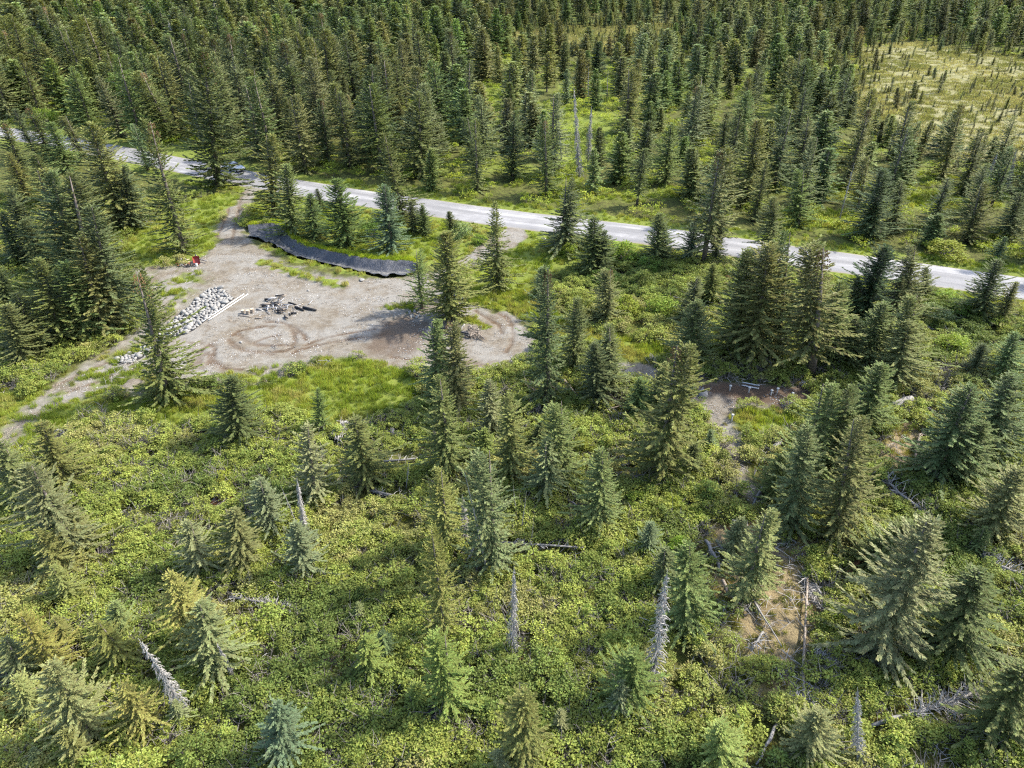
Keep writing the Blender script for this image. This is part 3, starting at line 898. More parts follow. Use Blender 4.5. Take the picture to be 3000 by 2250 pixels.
HAND = """
A1 1640 380 A1 1770 1560 380 F* d|tall dark spruce hiding the back of the car on the road
A1 1210 960 B1 1490 560 260 S* o|spruce with scrap and a red barrow at its foot
A1 1140 570 A1 1410 1170 240 S* o|brown-topped spruce on the far verge behind the parked car road bend
A1 1080 990 A1 1200 1400 190 D b|pale thin spruce against the road at the far left
A1 720 990 B1 1000 385 390 F o|broad spruce with bare foot left of the scrap pile
A1 990 1330 B1 1075 370 210 S b|bluish spruce leaning on the broad one left of the scrap pile
B1 30 940 B1 205 1480 320 F o|leftmost spruce at the near corner of the dense left stand
B1 130 850 B1 330 1380 330 F d|second spruce from the near corner of the dense left stand
B1 290 570 B1 520 1310 350 F o|third spruce from the near corner of the dense left stand
B1 520 590 B1 720 1260 320 F m|fresh green spruce in the middle of the left stand edge
B1 640 400 B1 850 1220 340 F o|tallest spruce along the gravel edge of the left stand
B1 740 140 B1 960 1160 380 F d|bushy spruce with pale broken branches ending the left stand
B1 560 -110 B1 770 900 340 S d|high dark spruce rising behind the left stand edge
B1 400 -160 B1 640 800 320 S d|dark pointed spruce deep in the left stand
B1 180 250 B1 430 720 300 F d|spruce with bare trunk showing deep in the left stand
B1 70 0 B1 300 640 300 S d|narrow spruce beyond the dark gap in the left stand
B1 -60 600 B1 80 1000 300 F m|green spruce cut by the left edge beside the clearing stand
B1 -40 200 B1 160 640 280 S d|dark spruce at the left edge above the cut green one
B1 300 -150 B1 520 560 280 S o|olive spruce between the high dark ones of the left stand
A1 20 980 A1 250 1600 250 S* o|cone-topped spruce at the left edge near the hidden road end
A1 210 860 A1 440 1330 230 S* o|slim brownish spruce before the far left road bend
A1 110 880 A1 300 1300 220 N d|narrow dark spruce at the far left road bend
A1 530 930 A1 690 1330 230 S o|spruce on the near verge of the far left road bend
A1 400 990 A1 560 1420 260 F m|low green spruce below the far left road bend
A1 60 1240 A1 260 1700 300 S o|spruce at the left edge below the road bend
A1 550 1380 B1 760 330 240 S d|pointed spruce left of the two bare-footed ones
A1 280 1250 B1 500 200 300 F o|broad olive spruce left of the two bare-footed ones
A1 770 1130 A1 900 1500 260 F o|spruce whose top ends against the road left of the pale one
A2 80 1080 B2 150 270 230 S o|tall leftmost spruce of the clump behind the black liner
A2 230 1330 B2 300 405 240 F m|full spruce second in the clump behind the black liner
B2 430 50 B2 490 430 190 F m|short dense spruce third in the clump behind the black liner
B2 490 10 B2 545 210 120 F d|small spruce top between the clump and the road
A2 650 1440 B2 740 500 290 F m|bright broad spruce right of the clump behind the black liner
B2 1040 -20 B2 1105 535 240 F b|bluish spruce with broad skirt above the liner's right end
A2 1040 1070 B2 1190 290 200 S o|tall slim spruce just behind the bluish skirted one
B2 1260 110 B2 1285 380 150 F d|left of two low dark spruces by the near road edge
B2 1340 140 B2 1370 400 150 F d|right of two low dark spruces by the near road edge
B2 1570 190 B2 1590 420 180 F d|low dark spruce beside the pale leafy bush by the road
B2 1530 340 B2 1570 1090 330 F* o|big spruce on the island in the clearing
B2 1295 480 B2 1345 1000 190 D l|thin see-through pale spruce on the island in the clearing
B2 1945 95 B2 1960 850 270 T o|lone shaggy spruce between the second driveway and the clearing
B2 1420 1080 C2 1480 260 260 S m|left spruce of the pair on the near rim of the clearing
B2 1560 1070 C2 1640 300 240 S* o|brown-topped right spruce of the pair on the near rim of the clearing
A3 440 1430 B3 410 520 300 T d|dark layered spruce overlapping the road right of the second driveway
B3 670 235 B3 650 740 340 F d|broad double-topped dark spruce below the road
B3 735 345 B3 720 720 160 S d|side top on the right of the broad dark spruce below the road
B3 1190 200 B3 1170 630 220 F m|small neat spruce standing against the road
B3 1252 275 B3 1240 600 110 S b|thin pale companion behind the small neat roadside spruce
B3 1480 275 B3 1440 610 180 F b|bluish low spruce left of the tall bare-trunked one
A3 1690 1190 B3 1550 620 230 C* o|tall spruce with long bare trunk in front of the road
B3 1690 260 B3 1640 630 200 S d|drooping spruce hiding right of the bare-trunked one
B4 190 60 B4 150 600 260 S* o|spruce crossing the road at the left of the dense right clump
B3 2080 440 B3 1960 1460 480 F o|largest broad spruce of the clump above the dark soil
B3 1930 490 B3 1800 1380 330 F d|dark spruce left behind the largest one above the dark soil
B3 1480 910 B3 1440 1480 340 F m|rounded green spruce left of the clump above the dark soil
B3 1500 730 B3 1430 1120 220 S d|slim spruce behind the rounded green one
B3 1630 610 B3 1610 940 210 F o|soft olive spruce between the rounded one and the road
B3 800 650 B3 780 1110 180 S* o|slim cone-topped spruce amid shrubs right of the grass
B3 500 880 B3 510 1500 200 S d|slim dark spruce right of the round gravel turnaround
B3 290 640 C3 290 270 240 N* d|tall narrow dark spruce at the right rim of the turnaround
B3 790 1120 C3 800 180 230 S o|narrow spruce of a touching pair right of the slim dark one
B3 690 1250 C3 690 270 260 F d|low bushy spruce of a touching pair right of the slim dark one
B3 210 640 B3 230 900 120 S b|small pale spruce above the tall narrow dark one
B3 1340 1260 C3 1185 890 400 S* o|tall spruce with bare foot left of the dark soil trail
C3 1050 20 C3 1015 360 230 F m|low green spruce left behind the tall bare-footed one
B3 1250 1400 C3 1150 330 190 S o|second top leaning on the tall bare-footed spruce by the trail
B4 320 345 B4 210 1400 240 S d|narrow spruce right of the largest one above the dark soil
B4 590 470 B4 490 1530 360 C* o|spruce with tufted top and bare trunk above the white pipes
B4 720 750 B4 640 1470 300 F m|green spruce right of the tufted one above the dark soil
B4 1075 460 B4 890 1120 390 F k|very dark dense spruce in front of the road at right
B4 1335 465 B4 1230 1060 260 S o|feathery spruce crossing the road right of the very dark one
B4 1410 645 B4 1415 930 160 F d|small dark spruce right of the feathery one below the road
B4 860 720 B4 820 1100 180 F d|low dark top left of the very dark spruce
B4 1350 860 B4 1190 1560 340 S* o|brown-topped tall spruce in the right clump
B4 1060 920 B4 940 1480 320 F m|spiky green spruce before the very dark one
B4 1290 1080 B4 1160 1640 330 F g|pale green spruce at the right clump's near side
B4 860 1050 B4 790 1480 250 F o|olive spruce with reddish twigs in the right clump
B4 1180 720 B4 1120 1100 170 S d|narrow dark spruce squeezed right of the very dark one
B4 1990 580 B4 1840 1110 300 F d|dark spruce in front of the road near the right edge
B4 2150 765 B4 2010 1130 220 S o|thin-topped spruce at the right edge below the road
B4 2060 395 B4 1980 620 220 F b|bluish low spruce on the far verge at the right
B4 1050 -160 B4 970 450 320 F d|large dark spruce on the far verge right of the leaning dead pole
B4 1000 140 B4 900 440 280 F d|low skirted spruce on the far verge below the large dark one
B4 430 -150 B4 380 350 270 S m|spruce on the far verge left of the leaning dead pole
B4 1230 -60 B4 1140 370 220 S d|dark spruce behind the far verge right of the large dark one
B4 1600 -80 B4 1460 340 240 K d|shaggy dark spruce beyond the round roadside bush
B4 1870 -40 B4 1750 480 270 S o|spruce with a grey trunk right of the round roadside bush
B4 2190 40 B4 2070 450 300 F d|broad dark spruce at the right edge beyond the road
B4 2160 1170 B4 2010 1600 300 F m|green spruce at the right edge above the log clearing
B4 1890 1260 B4 1780 1560 220 F d|dark low spruce above the thick grey log
C1 1845 10 C1 1955 600 320 F d|solitary dark spruce below the meadow left of centre
B1 1100 660 C1 1370 240 390 T* o|big solitary thin-topped spruce beside the stone strip
C1 330 380 C1 560 960 260 K o|black spruce at the far left edge of the shrub field
C1 15 515 C1 280 1120 300 K g|grey-green spruce leaning in from the left edge
C1 250 720 C1 640 1520 330 K g|long leaning grey-green spruce left in the shrub field
C1 520 1050 C1 700 1430 220 K g|shaggy spruce right of the long leaning one
C1 280 1260 C1 560 1650 250 K y|yellowish spruce below the long leaning one
C1 1825 1065 C1 1990 1600 300 S o|olive spruce below the small peat pool
C1 1540 1180 C1 1660 1640 240 K g|grey shaggy spruce left below the peat pool
C1 2100 830 C1 2210 1150 180 K g|thin grey spruce right of the peat pool
C2 490 105 C2 540 470 110 S m|small green spruce in the grass below the meadow
C2 420 410 C2 480 1060 230 K g|sparse grey spruce left of the brush heaps
C2 800 340 C2 910 930 260 K o|spruce on a bare trunk below the brush heaps
C2 30 850 C2 150 1300 200 K g|pale spruce left of the grey snag
C2 310 1180 D2 420 130 270 S g|pale green spruce just below the grey snag
C2 1490 15 C2 1575 860 280 S o|tall full spruce right of the two bleached stumps
C2 1500 760 C2 1565 1460 220 S y|yellow-green spruce below the tall full one at centre
C2 1890 590 C2 1935 1640 330 S g|tall spruce beside the leaning bare poles
C2 1420 1240 D2 1530 620 210 K y|slender yellowish spruce lowest in the centre column
C2 1900 35 C2 1905 550 200 S g|left of two touching spruces below the turnaround
C2 2055 125 C2 2075 870 250 S o|right and taller of two touching spruces below the turnaround
C2 1850 430 C2 1875 720 210 F l|light green young spruce below the two touching ones
C3 400 195 C3 430 920 270 S m|tall spruce with log at its foot right of the standing poles
C3 275 540 C3 275 1020 230 S g|lower companion left of the spruce with log at its foot
C3 735 600 C3 720 1270 290 F m|solitary conical spruce at the centre right shrub edge
C3 1130 1185 C3 1090 1480 160 F b|small bluish spruce above the big bare snag
C3 1240 1420 D3 1200 280 290 S g|grey-green spruce behind the big bare snag
C3 1440 1370 D3 1435 570 340 F m|dense green spruce right of the big bare snag
C3 2055 1110 D3 1890 330 290 S g|spruce with a bare leaning foot at lower right
C3 1870 1145 C3 1780 1500 210 S g|shaded spruce between two bleached logs
C3 228 375 C3 210 590 140 F d|tiny dark spruce below the narrow dark one
C3 1490 560 C3 1430 830 230 F d|young green spruce beside the dirt trail
C3 1625 450 C3 1600 640 130 S b|small bluish spruce touching the dirt trail
C4 590 50 C4 410 950 320 S m|tall spruce right of the bright grass patch
C4 490 400 C4 320 1300 330 S g|front spruce right of the bleached trail log
C4 810 60 C4 640 950 290 S d|dark spruce behind the tallest ones right of the grass patch
C4 835 340 C4 670 1380 350 S o|tall sunlit spruce left of the fallen bare tree
C4 1060 -100 C4 900 520 320 F m|green spruce left of the thick grey log
C4 240 640 C4 170 1060 200 F m|young spruce by the lower dirt trail
C4 1790 95 C4 1500 880 400 F d|dark sloping spruce left in the right edge clump
C4 1900 360 C4 1660 900 400 F d|dark full spruce in the middle of the right edge clump
C4 2130 -10 C4 1890 700 380 F d|spruce at the back of the right edge clump
C4 2190 740 C4 1930 1370 480 F g|broad grey-green spruce cut by the right edge
C4 1430 1170 D4 1020 800 560 F g|huge grey-green spruce at lower right
C4 1290 1190 C4 960 1600 340 F d|darker spruce behind the huge lower right one
D4 1855 60 D4 1620 800 480 F d|dark club-topped spruce above the big fallen tree
C4 1890 1235 C4 1800 1480 150 S m|little spruce left of the broad right edge one
D4 2230 850 D4 1960 1480 520 F d|dark spruce in the lower right corner
D4 545 1175 D4 430 1600 420 F g|blurred pale spruce at the bottom right of centre
D4 1430 720 D4 1390 950 150 S m|sapling between the huge spruce and the dark club-topped one
D3 985 715 D3 950 1190 340 F m|green spruce at the foot of the big bare snag
D3 858 950 D3 850 1260 170 S g|small paler spruce in front of the one by the snag
D3 60 960 D3 110 1680 320 S o|spruce at the bottom edge left of centre right
D3 1700 1290 D3 1690 1700 420 F l|soft light green conifer at the bottom edge
D3 400 1180 D3 390 1400 110 S g|tiny spruce in bottom shrubs left of the snag
D2 900 570 D2 940 950 260 S l|single light green spruce in the middle of the lower shrubs
D2 1040 530 D2 1070 800 150 S b|small bluish spruce behind the light green one
D2 1530 570 D2 1590 1250 290 S l|tall light green spruce at the lower centre
D2 1300 970 D2 1310 1200 240 F l|low light spruce left of the tall light green one
D2 830 315 D2 850 490 130 S w|tiny pale spruce in the shrubs left of centre
D2 150 1130 D2 250 1620 300 K b|bluish spruce at the bottom left of centre
D2 1960 1500 D2 2010 1760 220 K w|pale treetop at the bottom edge near the middle
D1 930 310 D1 1010 640 190 K w|pale spruce above the thick leaning snag
D1 800 480 D1 1060 850 270 K y|yellow-green spruce left of the thick leaning snag
D1 1370 50 D1 1640 690 280 K y|leaning yellow spruce above the thin snag
D1 1620 330 D1 1750 950 320 K g|grey-green spruce leaning beside the thin snag
D1 170 430 D1 480 900 230 K y|golden spruce at lower left
D1 420 800 D1 750 1480 330 K g|long grey-green spruce at lower left
D1 50 620 D1 250 1000 230 K g|pale spruce at the left edge beside the golden one
D1 100 940 D1 290 1290 270 K w|whitish green spruce near the lower left edge
D1 980 980 D1 1210 1370 270 K y|tawny spruce left of the thick snag's foot
D1 510 1340 D1 680 1640 180 K y|yellowish spruce near the bottom left edge
D1 260 1500 D1 330 1680 220 K b|bluish treetop at the bottom left
D1 430 450 D1 560 690 200 K y|short yellow spruce between the golden and the yellow-green ones
D1 1400 1130 D1 1480 1330 200 K w|small pale spruce at the thick snag's foot
D1 420 30 D1 590 330 200 K y|shaggy yellowish spruce at the upper left of the shrub field bottom
"""
GRP_NEAR = 'spruces of the shrub field and clearing'
GRP_FAR = 'spruces of the forest beyond the road'
GRP_STAND = 'spruces of the stand left of the clearing'
n_ = 0
for line in HAND.strip().split('\n'):
    a, label = line.split('|')
    t1, x1, y1, t2, x2, y2, w, kd, tn = a.split()
    w = float(w) * ZK
    pb = zp(t2, float(x2), float(y2)); pt = zp(t1, float(x1), float(y1))
    pb = (pb[0], pb[1] - (.12 * w if kd[0] != 'C' else 0))
    base, top = foot_tip(pt, pb)
    width = 1.5 * w / px_per_m((base + top) / 2)
    spruce(kd[0], n_, base, top, width, TINT[tn], label, GRP_NEAR, '*' in kd)
    n_ += 1

# ------------------------------------------------------------------ the forest beyond the road
def road_y(x):
    return np.interp(x, ROAD_CL[:, 0], ROAD_CL[:, 1])


OPEN = P_GRASS[5:9]


def poisson(n_try, sampler, spacing, existing, seed):
    rr = np.random.default_rng(seed)
    grid = {}
    cs = 6.0
    def key(x, y): return int(x // cs), int(y // cs)
    for (x, y, r_) in existing:
        grid.setdefault(key(x, y), []).append((x, y, r_))
    out = []
    for p in sampler(rr, n_try):
        s = spacing(p)
        if s is None:
            continue
        k = key(*p); ok = True
        for i in (-1, 0, 1):
            for j in (-1, 0, 1):
                for (x, y, r_) in grid.get((k[0] + i, k[1] + j), ()):
                    if (x - p[0]) ** 2 + (y - p[1]) ** 2 < (.5 * (s + r_)) ** 2:
                        ok = False; break
                if not ok: break
            if not ok: break
        if ok:
            out.append((p[0], p[1])); grid.setdefault(k, []).append((p[0], p[1], s))
    return out


def far_sampler(rr, n):
    # evenly over the ground seen past the road, and a margin beside it
    y = 60 + (rr.random(n) ** .8) * 760
    x = (rr.random(n) * 2 - 1) * (.80 * y + 45)
    return np.stack([x, y], 1)


_pts = far_sampler(np.random.default_rng(11), 60000)
_ry = road_y(_pts[:, 0])
_f = dict(bog=np.zeros(len(_pts)), opn=np.zeros(len(_pts)))
_n3 = fbm(_pts[:, 0] * .03 + 3, _pts[:, 1] * .03 + 8, 2)
for b_ in P_BOG:
    _f['bog'] = np.maximum(_f['bog'], sd(_pts, b_) + 4 * (_n3 - .5))
_f['bog'] = np.max([sd(_pts, b_) for b_ in P_BOG], axis=0)
_f['opn'] = np.max([sd(_pts, g) for g in OPEN], axis=0)
_rd = seg_dist(_pts, ROAD_CL)
_px = np.array([project((p[0], p[1], 0)) for p in _pts])
SP = np.full(len(_pts), np.nan)
north = (_pts[:, 1] > _ry) & (_rd > ROAD_HW + 3.5)
fx = _px[:, 0] / 3000
open_mid = sstep(fx, .40, .50) * (1 - sstep(fx, .62, .72)) * (1 - sstep(_pts[:, 1], 230, 300))
SP[north] = 4.4 + 2.2 * _n3[north] + .9 * open_mid[north] + .5 * (fx[north] < .45) + 1.0 * (fx[north] > .5) + np.clip((_pts[north, 1] - 220) / 200, 0, 1) * .8
SP[(_f['bog'] > -2)] = np.nan
SP[_f['opn'] > .5] = np.nan
_idx = {(round(p[0], 6), round(p[1], 6)): i for i, p in enumerate(_pts)}
spac = lambda p: (None if np.isnan(SP[_idx[(round(p[0], 6), round(p[1], 6))]]) else SP[_idx[(round(p[0], 6), round(p[1], 6))]])
FAR = poisson(0, lambda rr, n: _pts, spac, [(t[0], t[1], 3.6) for t in TREES], 5)
print('forest trees', len(FAR))
rr = random.Random(21)
cand = []
for (x, y) in FAR:
    i = _idx[(round(x, 6), round(y, 6))]
    u = fx[i]
    left = 1 - min(max((u - .30) / .25, 0), 1)
    nb = min(1.0, max(0.0, (-_f['bog'][i]) / 26))
    h = (11.0 + 4.5 * left) * rr.uniform(.72, 1.2)
    if u > .5 and y < 330:
        h *= .62 + .38 * nb
    if rr.random() < .14:
        h *= .55
    d = CAM_M.transposed() @ (Vector((x, y, 0)) - Vector((0, 0, CAM_H)))
    cand.append((h / -d.z, x, y, h, u))
vis = lambda c: -.02 < c[4] < 1.02
cand.sort(key=lambda c: -c[0] if vis(c) else 1e3)
N_IND = 300 - n_
ind, rest = cand[:N_IND], cand[N_IND:]
ORD = lambda k: '%d%s' % (k, 'th' if 10 <= k % 100 <= 20 else {1: 'st', 2: 'nd', 3: 'rd'}.get(k % 10, 'th'))
ROWN = ['front row along the far verge', 'second row behind the far verge', 'third row behind the far verge', 'fourth row behind the far verge', 'deep rows behind the far verge', 'deepest rows behind the far verge']
rows = {}
for c in ind:
    dr = float(seg_dist(np.array([[c[1], c[2]]]), ROAD_CL)[0]) - ROAD_HW
    rows.setdefault(min(int(max(dr - 3, 0) / 7), 5), []).append(c)
for ri in sorted(rows):
    for k, c in enumerate(sorted(rows[ri], key=lambda c: c[4])):
        h = c[3]; z = gz(c[1], c[2])
        base = Vector((c[1], c[2], z))
        top = base + Vector((rr.gauss(0, .035) * h, rr.gauss(0, .035) * h, h))
        kd = rr.choice('SSSSFFNNKC'); tn = rr.choice('ooddmmg' if kd != 'N' else 'oddo')
        look = {'S': 'slim', 'F': 'full', 'N': 'narrow', 'K': 'shaggy', 'C': 'bare-trunked'}[kd] + ' ' + {'o': 'olive', 'd': 'dark', 'm': 'green', 'g': 'grey-green'}[tn]
        spruce(kd, rr.randrange(9), base, top, 2 * PROTO[kd][0]['rad'] * h * .1 * rr.uniform(1.3, 1.8), TINT[tn], '%s spruce, %s from the left in the %s' % (look, ORD(k + 1), ROWN[ri]),
               GRP_FAR, rr.random() < .3, rr)


# ------------------------------------------------------------------ scattering masses nobody could count
def scatter(name, variants, P, scale, tint, idx=None, label=None, cat=None, seed=1, tilt=0.06, zs=None):
    rr = np.random.default_rng(seed)
    n = len(P)
    me = bpy.data.meshes.new(name)
    me.vertices.add(n)
    me.vertices.foreach_set('co', np.asarray(P, np.float32).ravel())
    rot = np.c_[rr.normal(0, tilt, n), rr.normal(0, tilt, n), rr.random(n) * 6.283].astype(np.float32)
    scale = np.asarray(scale, np.float32)
    if scale.ndim == 1:
        scale = np.repeat(scale[:, None], 3, 1)
    for nm, typ, fld, val in (('rot', 'FLOAT_VECTOR', 'vector', rot), ('scl', 'FLOAT_VECTOR', 'vector', scale),
                              ('idx', 'INT', 'value', (idx if idx is not None else rr.integers(0, len(variants), n)).astype(np.int32)),
                              ('tint', 'FLOAT_VECTOR', 'vector', np.asarray(tint, np.float32))):
        a = me.attributes.new(nm, typ, 'POINT')
        a.data.foreach_set(fld, val.ravel())
    o = obj(name, me, label=label, cat=cat, kind='stuff')
    ng = bpy.data.node_groups.new(name + '_scatter', 'GeometryNodeTree')
    ng.interface.new_socket('Geometry', in_out='INPUT', socket_type='NodeSocketGeometry')
    ng.interface.new_socket('Geometry', in_out='OUTPUT', socket_type='NodeSocketGeometry')
    N, Lk = ng.nodes, ng.links
    gi, go = N.new('NodeGroupInput'), N.new('NodeGroupOutput')
    ip = N.new('GeometryNodeInstanceOnPoints')
    jn = N.new('GeometryNodeJoinGeometry')
    for vme in variants:
        vo = bpy.data.objects.new(vme.name, vme)      # not linked: only the source of a shape
        oi = N.new('GeometryNodeObjectInfo'); oi.inputs['Object'].default_value = vo
        g2 = N.new('GeometryNodeGeometryToInstance')
        Lk.new(oi.outputs['Geometry'], g2.inputs[0]); Lk.new(g2.outputs[0], jn.inputs[0])
    def named(nm, typ):
        a = N.new('GeometryNodeInputNamedAttribute'); a.data_type = typ; a.inputs['Name'].default_value = nm
        return a.outputs['Attribute']
    Lk.new(gi.outputs[0], ip.inputs['Points']); Lk.new(jn.outputs[0], ip.inputs['Instance'])
    ip.inputs['Pick Instance'].default_value = True
    Lk.new(named('idx', 'INT'), ip.inputs['Instance Index'])
    e2r = N.new('FunctionNodeEulerToRotation')
    Lk.new(named('rot', 'FLOAT_VECTOR'), e2r.inputs[0])
    Lk.new(e2r.outputs[0], ip.inputs['Rotation']); Lk.new(named('scl', 'FLOAT_VECTOR'), ip.inputs['Scale'])
    Lk.new(ip.outputs[0], go.inputs[0])
    md = o.modifiers.new('scatter', 'NODES'); md.node_group = ng
    return o


def far_tree(kd, v):                                  # trunk and crown of a far tree in one shape
    P, D, N, L, Wd, T, r = spruce_crown(seed=900 + 10 * v + ord(kd), fine=.5, **SPEC[kd])
    V, F, tip, rnd = kites(P, D, N, L * 1.15, Wd * 1.25, T, r.random(len(P)))
    tv, tf = tube([(0, 0, -.3), (0, 0, 4), (0, 0, 9.7)], [.16, .1, .02], 5, cap=False)
    nV = len(V)
    V = np.vstack([V, np.array(tv)]); F = np.vstack([F, np.array(tf) + nV])
    mi = np.r_[np.zeros(len(F) - len(tf)), np.ones(len(tf))]
    return mesh_np('far_spruce_' + kd + str(v), V, F, None, {'tip': np.r_[tip, np.zeros(len(tv))], 'rnd': np.r_[rnd, np.zeros(len(tv))]},
                   mats=[M_NEEDLE_I, M_BARK], midx=mi)


def jitter_tints(keys, n, seed, amt=.15):
    r_ = np.random.default_rng(seed)
    T = np.array([TINT[k] for k in keys])[r_.integers(0, len(keys), n)]
    return T * (1 + amt * r_.normal(size=(n, 1))) * (1 + .06 * r_.normal(size=(n, 3)))


farv = [far_tree(k, v) for k, v in (('S', 0), ('S', 1), ('S', 2), ('S', 3), ('F', 0), ('F', 1), ('F', 2), ('N', 0), ('K', 0), ('K', 1), ('C', 0))]
rest = [c for c in rest if not (abs(c[1] - ground(582, 118).x) < 9 and -30 < c[2] - ground(582, 118).y < 8)]
P = np.array([(c[1], c[2]) for c in rest])
hh = np.array([c[3] for c in rest])
Z = height(P)
_sc = hh / 10
scatter('far_spruce_forest', farv, np.c_[P, Z - .1], np.c_[_sc, _sc, _sc] * np.c_[np.random.default_rng(6).uniform(1.25, 1.95, (len(_sc), 1)) * np.ones((1, 2)), np.ones((len(_sc), 1))], 1.1 * jitter_tints('ooddmmgo', len(P), 31), label='dense mass of far spruces filling the land behind the road', cat='forest', seed=4, tilt=.035)

# stunted spruces of the bog
rb = np.random.default_rng(77)
BP = []
for b_ in P_BOG:
    lo, hi = b_.min(0) - 25, b_.max(0) + 25
    q = rb.random((5200, 2)) * (hi - lo) + lo
    s_ = sd(q, b_)
    keep = rb.random(len(q)) < np.where(s_ > 0, .10 + .55 * np.exp(-s_ / 12), np.where(s_ > -22, .5, 0))
    BP.append(np.c_[q[keep], s_[keep]])
BP = np.vstack(BP)
ok = (BP[:, 1] > road_y(BP[:, 0]) + 12)
BP = BP[ok]
bs = np.clip(rb.lognormal(-1.75, .42, len(BP)) * np.where(BP[:, 2] < 2, 1.6, 1), .07, .6)
bogv = [far_tree('B', 0), far_tree('B', 1), far_tree('K', 1), far_tree('N', 2)]
scatter('bog_spruces', bogv, np.c_[BP[:, :2], np.zeros(len(BP))], np.c_[bs * 1.5, bs * 1.5, bs], jitter_tints('oyyoygd', len(BP), 32),
        label='stunted little spruces dotted over the yellow bog', cat='forest', seed=5, tilt=.05)

#@@PART3
# ------------------------------------------------------------------ shrubs, grass, litter (stuff)
def leaf_cloud(r, C, rad, n, size, up=.7, flat=.75):
    """leaves on the upper shell of clusters at C (k,3)"""
    k = len(C)
    d = r.normal(size=(k * n, 3)); d[:, 2] = np.abs(d[:, 2]) * 1.1 - .25
    d /= np.linalg.norm(d, axis=1, keepdims=True)
    rr_ = (np.repeat(rad, n) if np.ndim(rad) else rad) * r.random(k * n) ** .35
    P = np.repeat(C, n, 0) + d * rr_[:, None] * np.array([1, 1, flat])
    D = np.c_[d[:, :2] + r.normal(0, .6, (k * n, 2)), r.normal(.1, .35, k * n)]
    N = np.array([0, 0, up]) + d * .6 + r.normal(0, .35, (k * n, 3))
    L = size * r.uniform(.7, 1.35, k * n)
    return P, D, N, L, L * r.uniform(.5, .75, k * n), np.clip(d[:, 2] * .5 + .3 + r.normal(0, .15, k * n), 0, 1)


def shrub_mesh(name, seed, n_cl=13, leaves=34, rad=.62, hgt=.62, cl=.17, size=.085, leaf=None, stems=8, bare=False, twig_r=.012):
    r = np.random.default_rng(seed)
    a = r.random(n_cl) * 6.283; q = np.sqrt(r.random(n_cl)) * rad
    C = np.c_[np.cos(a) * q, np.sin(a) * q, hgt * (1 - .55 * (q / rad) ** 2) * r.uniform(.6, 1.1, n_cl)]
    b = MB()
    ends = C if not bare else np.c_[np.cos(a) * q * 1.1, np.sin(a) * q * 1.1, hgt * r.uniform(.4, 1.1, n_cl)]
    for i, c in enumerate(ends if bare else ends[:stems]):
        m = (c * .5 + np.array([r.normal(0, .05), r.normal(0, .05), .05]))
        b.tube([(0, 0, -.1), tuple(m), tuple(c)], [twig_r * 1.6, twig_r * 1.2, twig_r * .5], 3, cap=False)
        if bare:
            for _ in range(4):
                s = np.array(c) * r.uniform(.5, 1); e = s + r.normal(0, .16, 3) + np.array([0, 0, .05])
                b.tube([tuple(s), tuple(e)], [twig_r * .8, twig_r * .4], 3, cap=False)
    tv, tf = np.array(b.V), np.array([f if len(f) == 4 else f + (f[-1],) for f in b.F])
    if bare:
        return b.mesh(name, M_TWIG)
    P, D, N, L, Wd, T = leaf_cloud(r, C, cl * r.uniform(.7, 1.25, n_cl), leaves, size)
    V, F, tip, rnd = kites(P, D, N, L, Wd, T, r.random(len(P)), .15)
    # the clusters differ a little in tone, like single shoots do
    crn = np.repeat(np.repeat(r.random(n_cl), leaves), 4); rnd = .5 * rnd + .5 * crn
    nV = len(V)
    V = np.vstack([V, tv]); F = np.vstack([F, tf + nV])
    return mesh_np(name, V, F, None, {'tip': np.r_[tip, np.zeros(len(tv))], 'rnd': np.r_[rnd, np.zeros(len(tv))]},
                   mats=[leaf or M_LEAF_I, M_TWIG], midx=np.r_[np.zeros(nV // 4), np.ones(len(tf))])


def grass_mesh(name, seed, n=70, rad=.34, h=.42, w=.035, lean=.5, mat=None):
    r = np.random.default_rng(seed)
    a = r.random(n) * 6.283; q = np.sqrt(r.random(n)) * rad
    P = np.c_[np.cos(a) * q, np.sin(a) * q, np.full(n, -.05)]
    b = r.random(n) * 6.283; ln = r.random(n) * lean
    D = np.c_[np.cos(b) * ln, np.sin(b) * ln, np.ones(n)]
    N = np.c_[-np.sin(b), np.cos(b), np.zeros(n)] + r.normal(0, .3, (n, 3))
    L = h * r.uniform(.5, 1.2, n)
    V, F, tip, rnd = kites(P, D, N, L, np.full(n, w), r.uniform(.2, .9, n), r.random(n), .1)
    return mesh_np(name, V, F, mat or M_GRASS_I, {'tip': tip, 'rnd': rnd})


def frustum(n, y0, y1, seed, margin=6, power=1.0):
    r = np.random.default_rng(seed)
    y = y0 + (y1 - y0) * r.random(n) ** power
    hw = .78 * np.sqrt(y ** 2 + CAM_H ** 2) * .98 + margin
    x = (r.random(n) * 2 - 1) * hw.max()
    m = np.abs(x) < hw
    return np.stack([x, y], 1)[m]


def put(P, F_=None):
    return np.c_[P, height(P, F_)]


def tone(P, cols, scale, seed, amt=.12):
    """patches of slightly different plants: colours chosen by a slow noise"""
    r = np.random.default_rng(seed)
    v = fbm(P[:, 0] * scale + seed, P[:, 1] * scale - seed, 3)
    v = np.clip((v - .28) / .44 + r.normal(0, .16, len(P)), 0, .999)
    cols = np.array(cols)
    f = v * (len(cols) - 1); i = f.astype(int); t = (f - i)[:, None]
    c = cols[i] * (1 - t) + cols[np.minimum(i + 1, len(cols) - 1)] * t
    return c * (1 + amt * r.normal(size=(len(P), 1)))


def sel(P, f, m):
    return P[m], {k: v[m] for k, v in f.items()}


SHRUB_COL = [(.105, .140, .036), (.165, .203, .046), (.225, .258, .058), (.185, .220, .052), (.240, .240, .085)]
rs = np.random.default_rng(55)
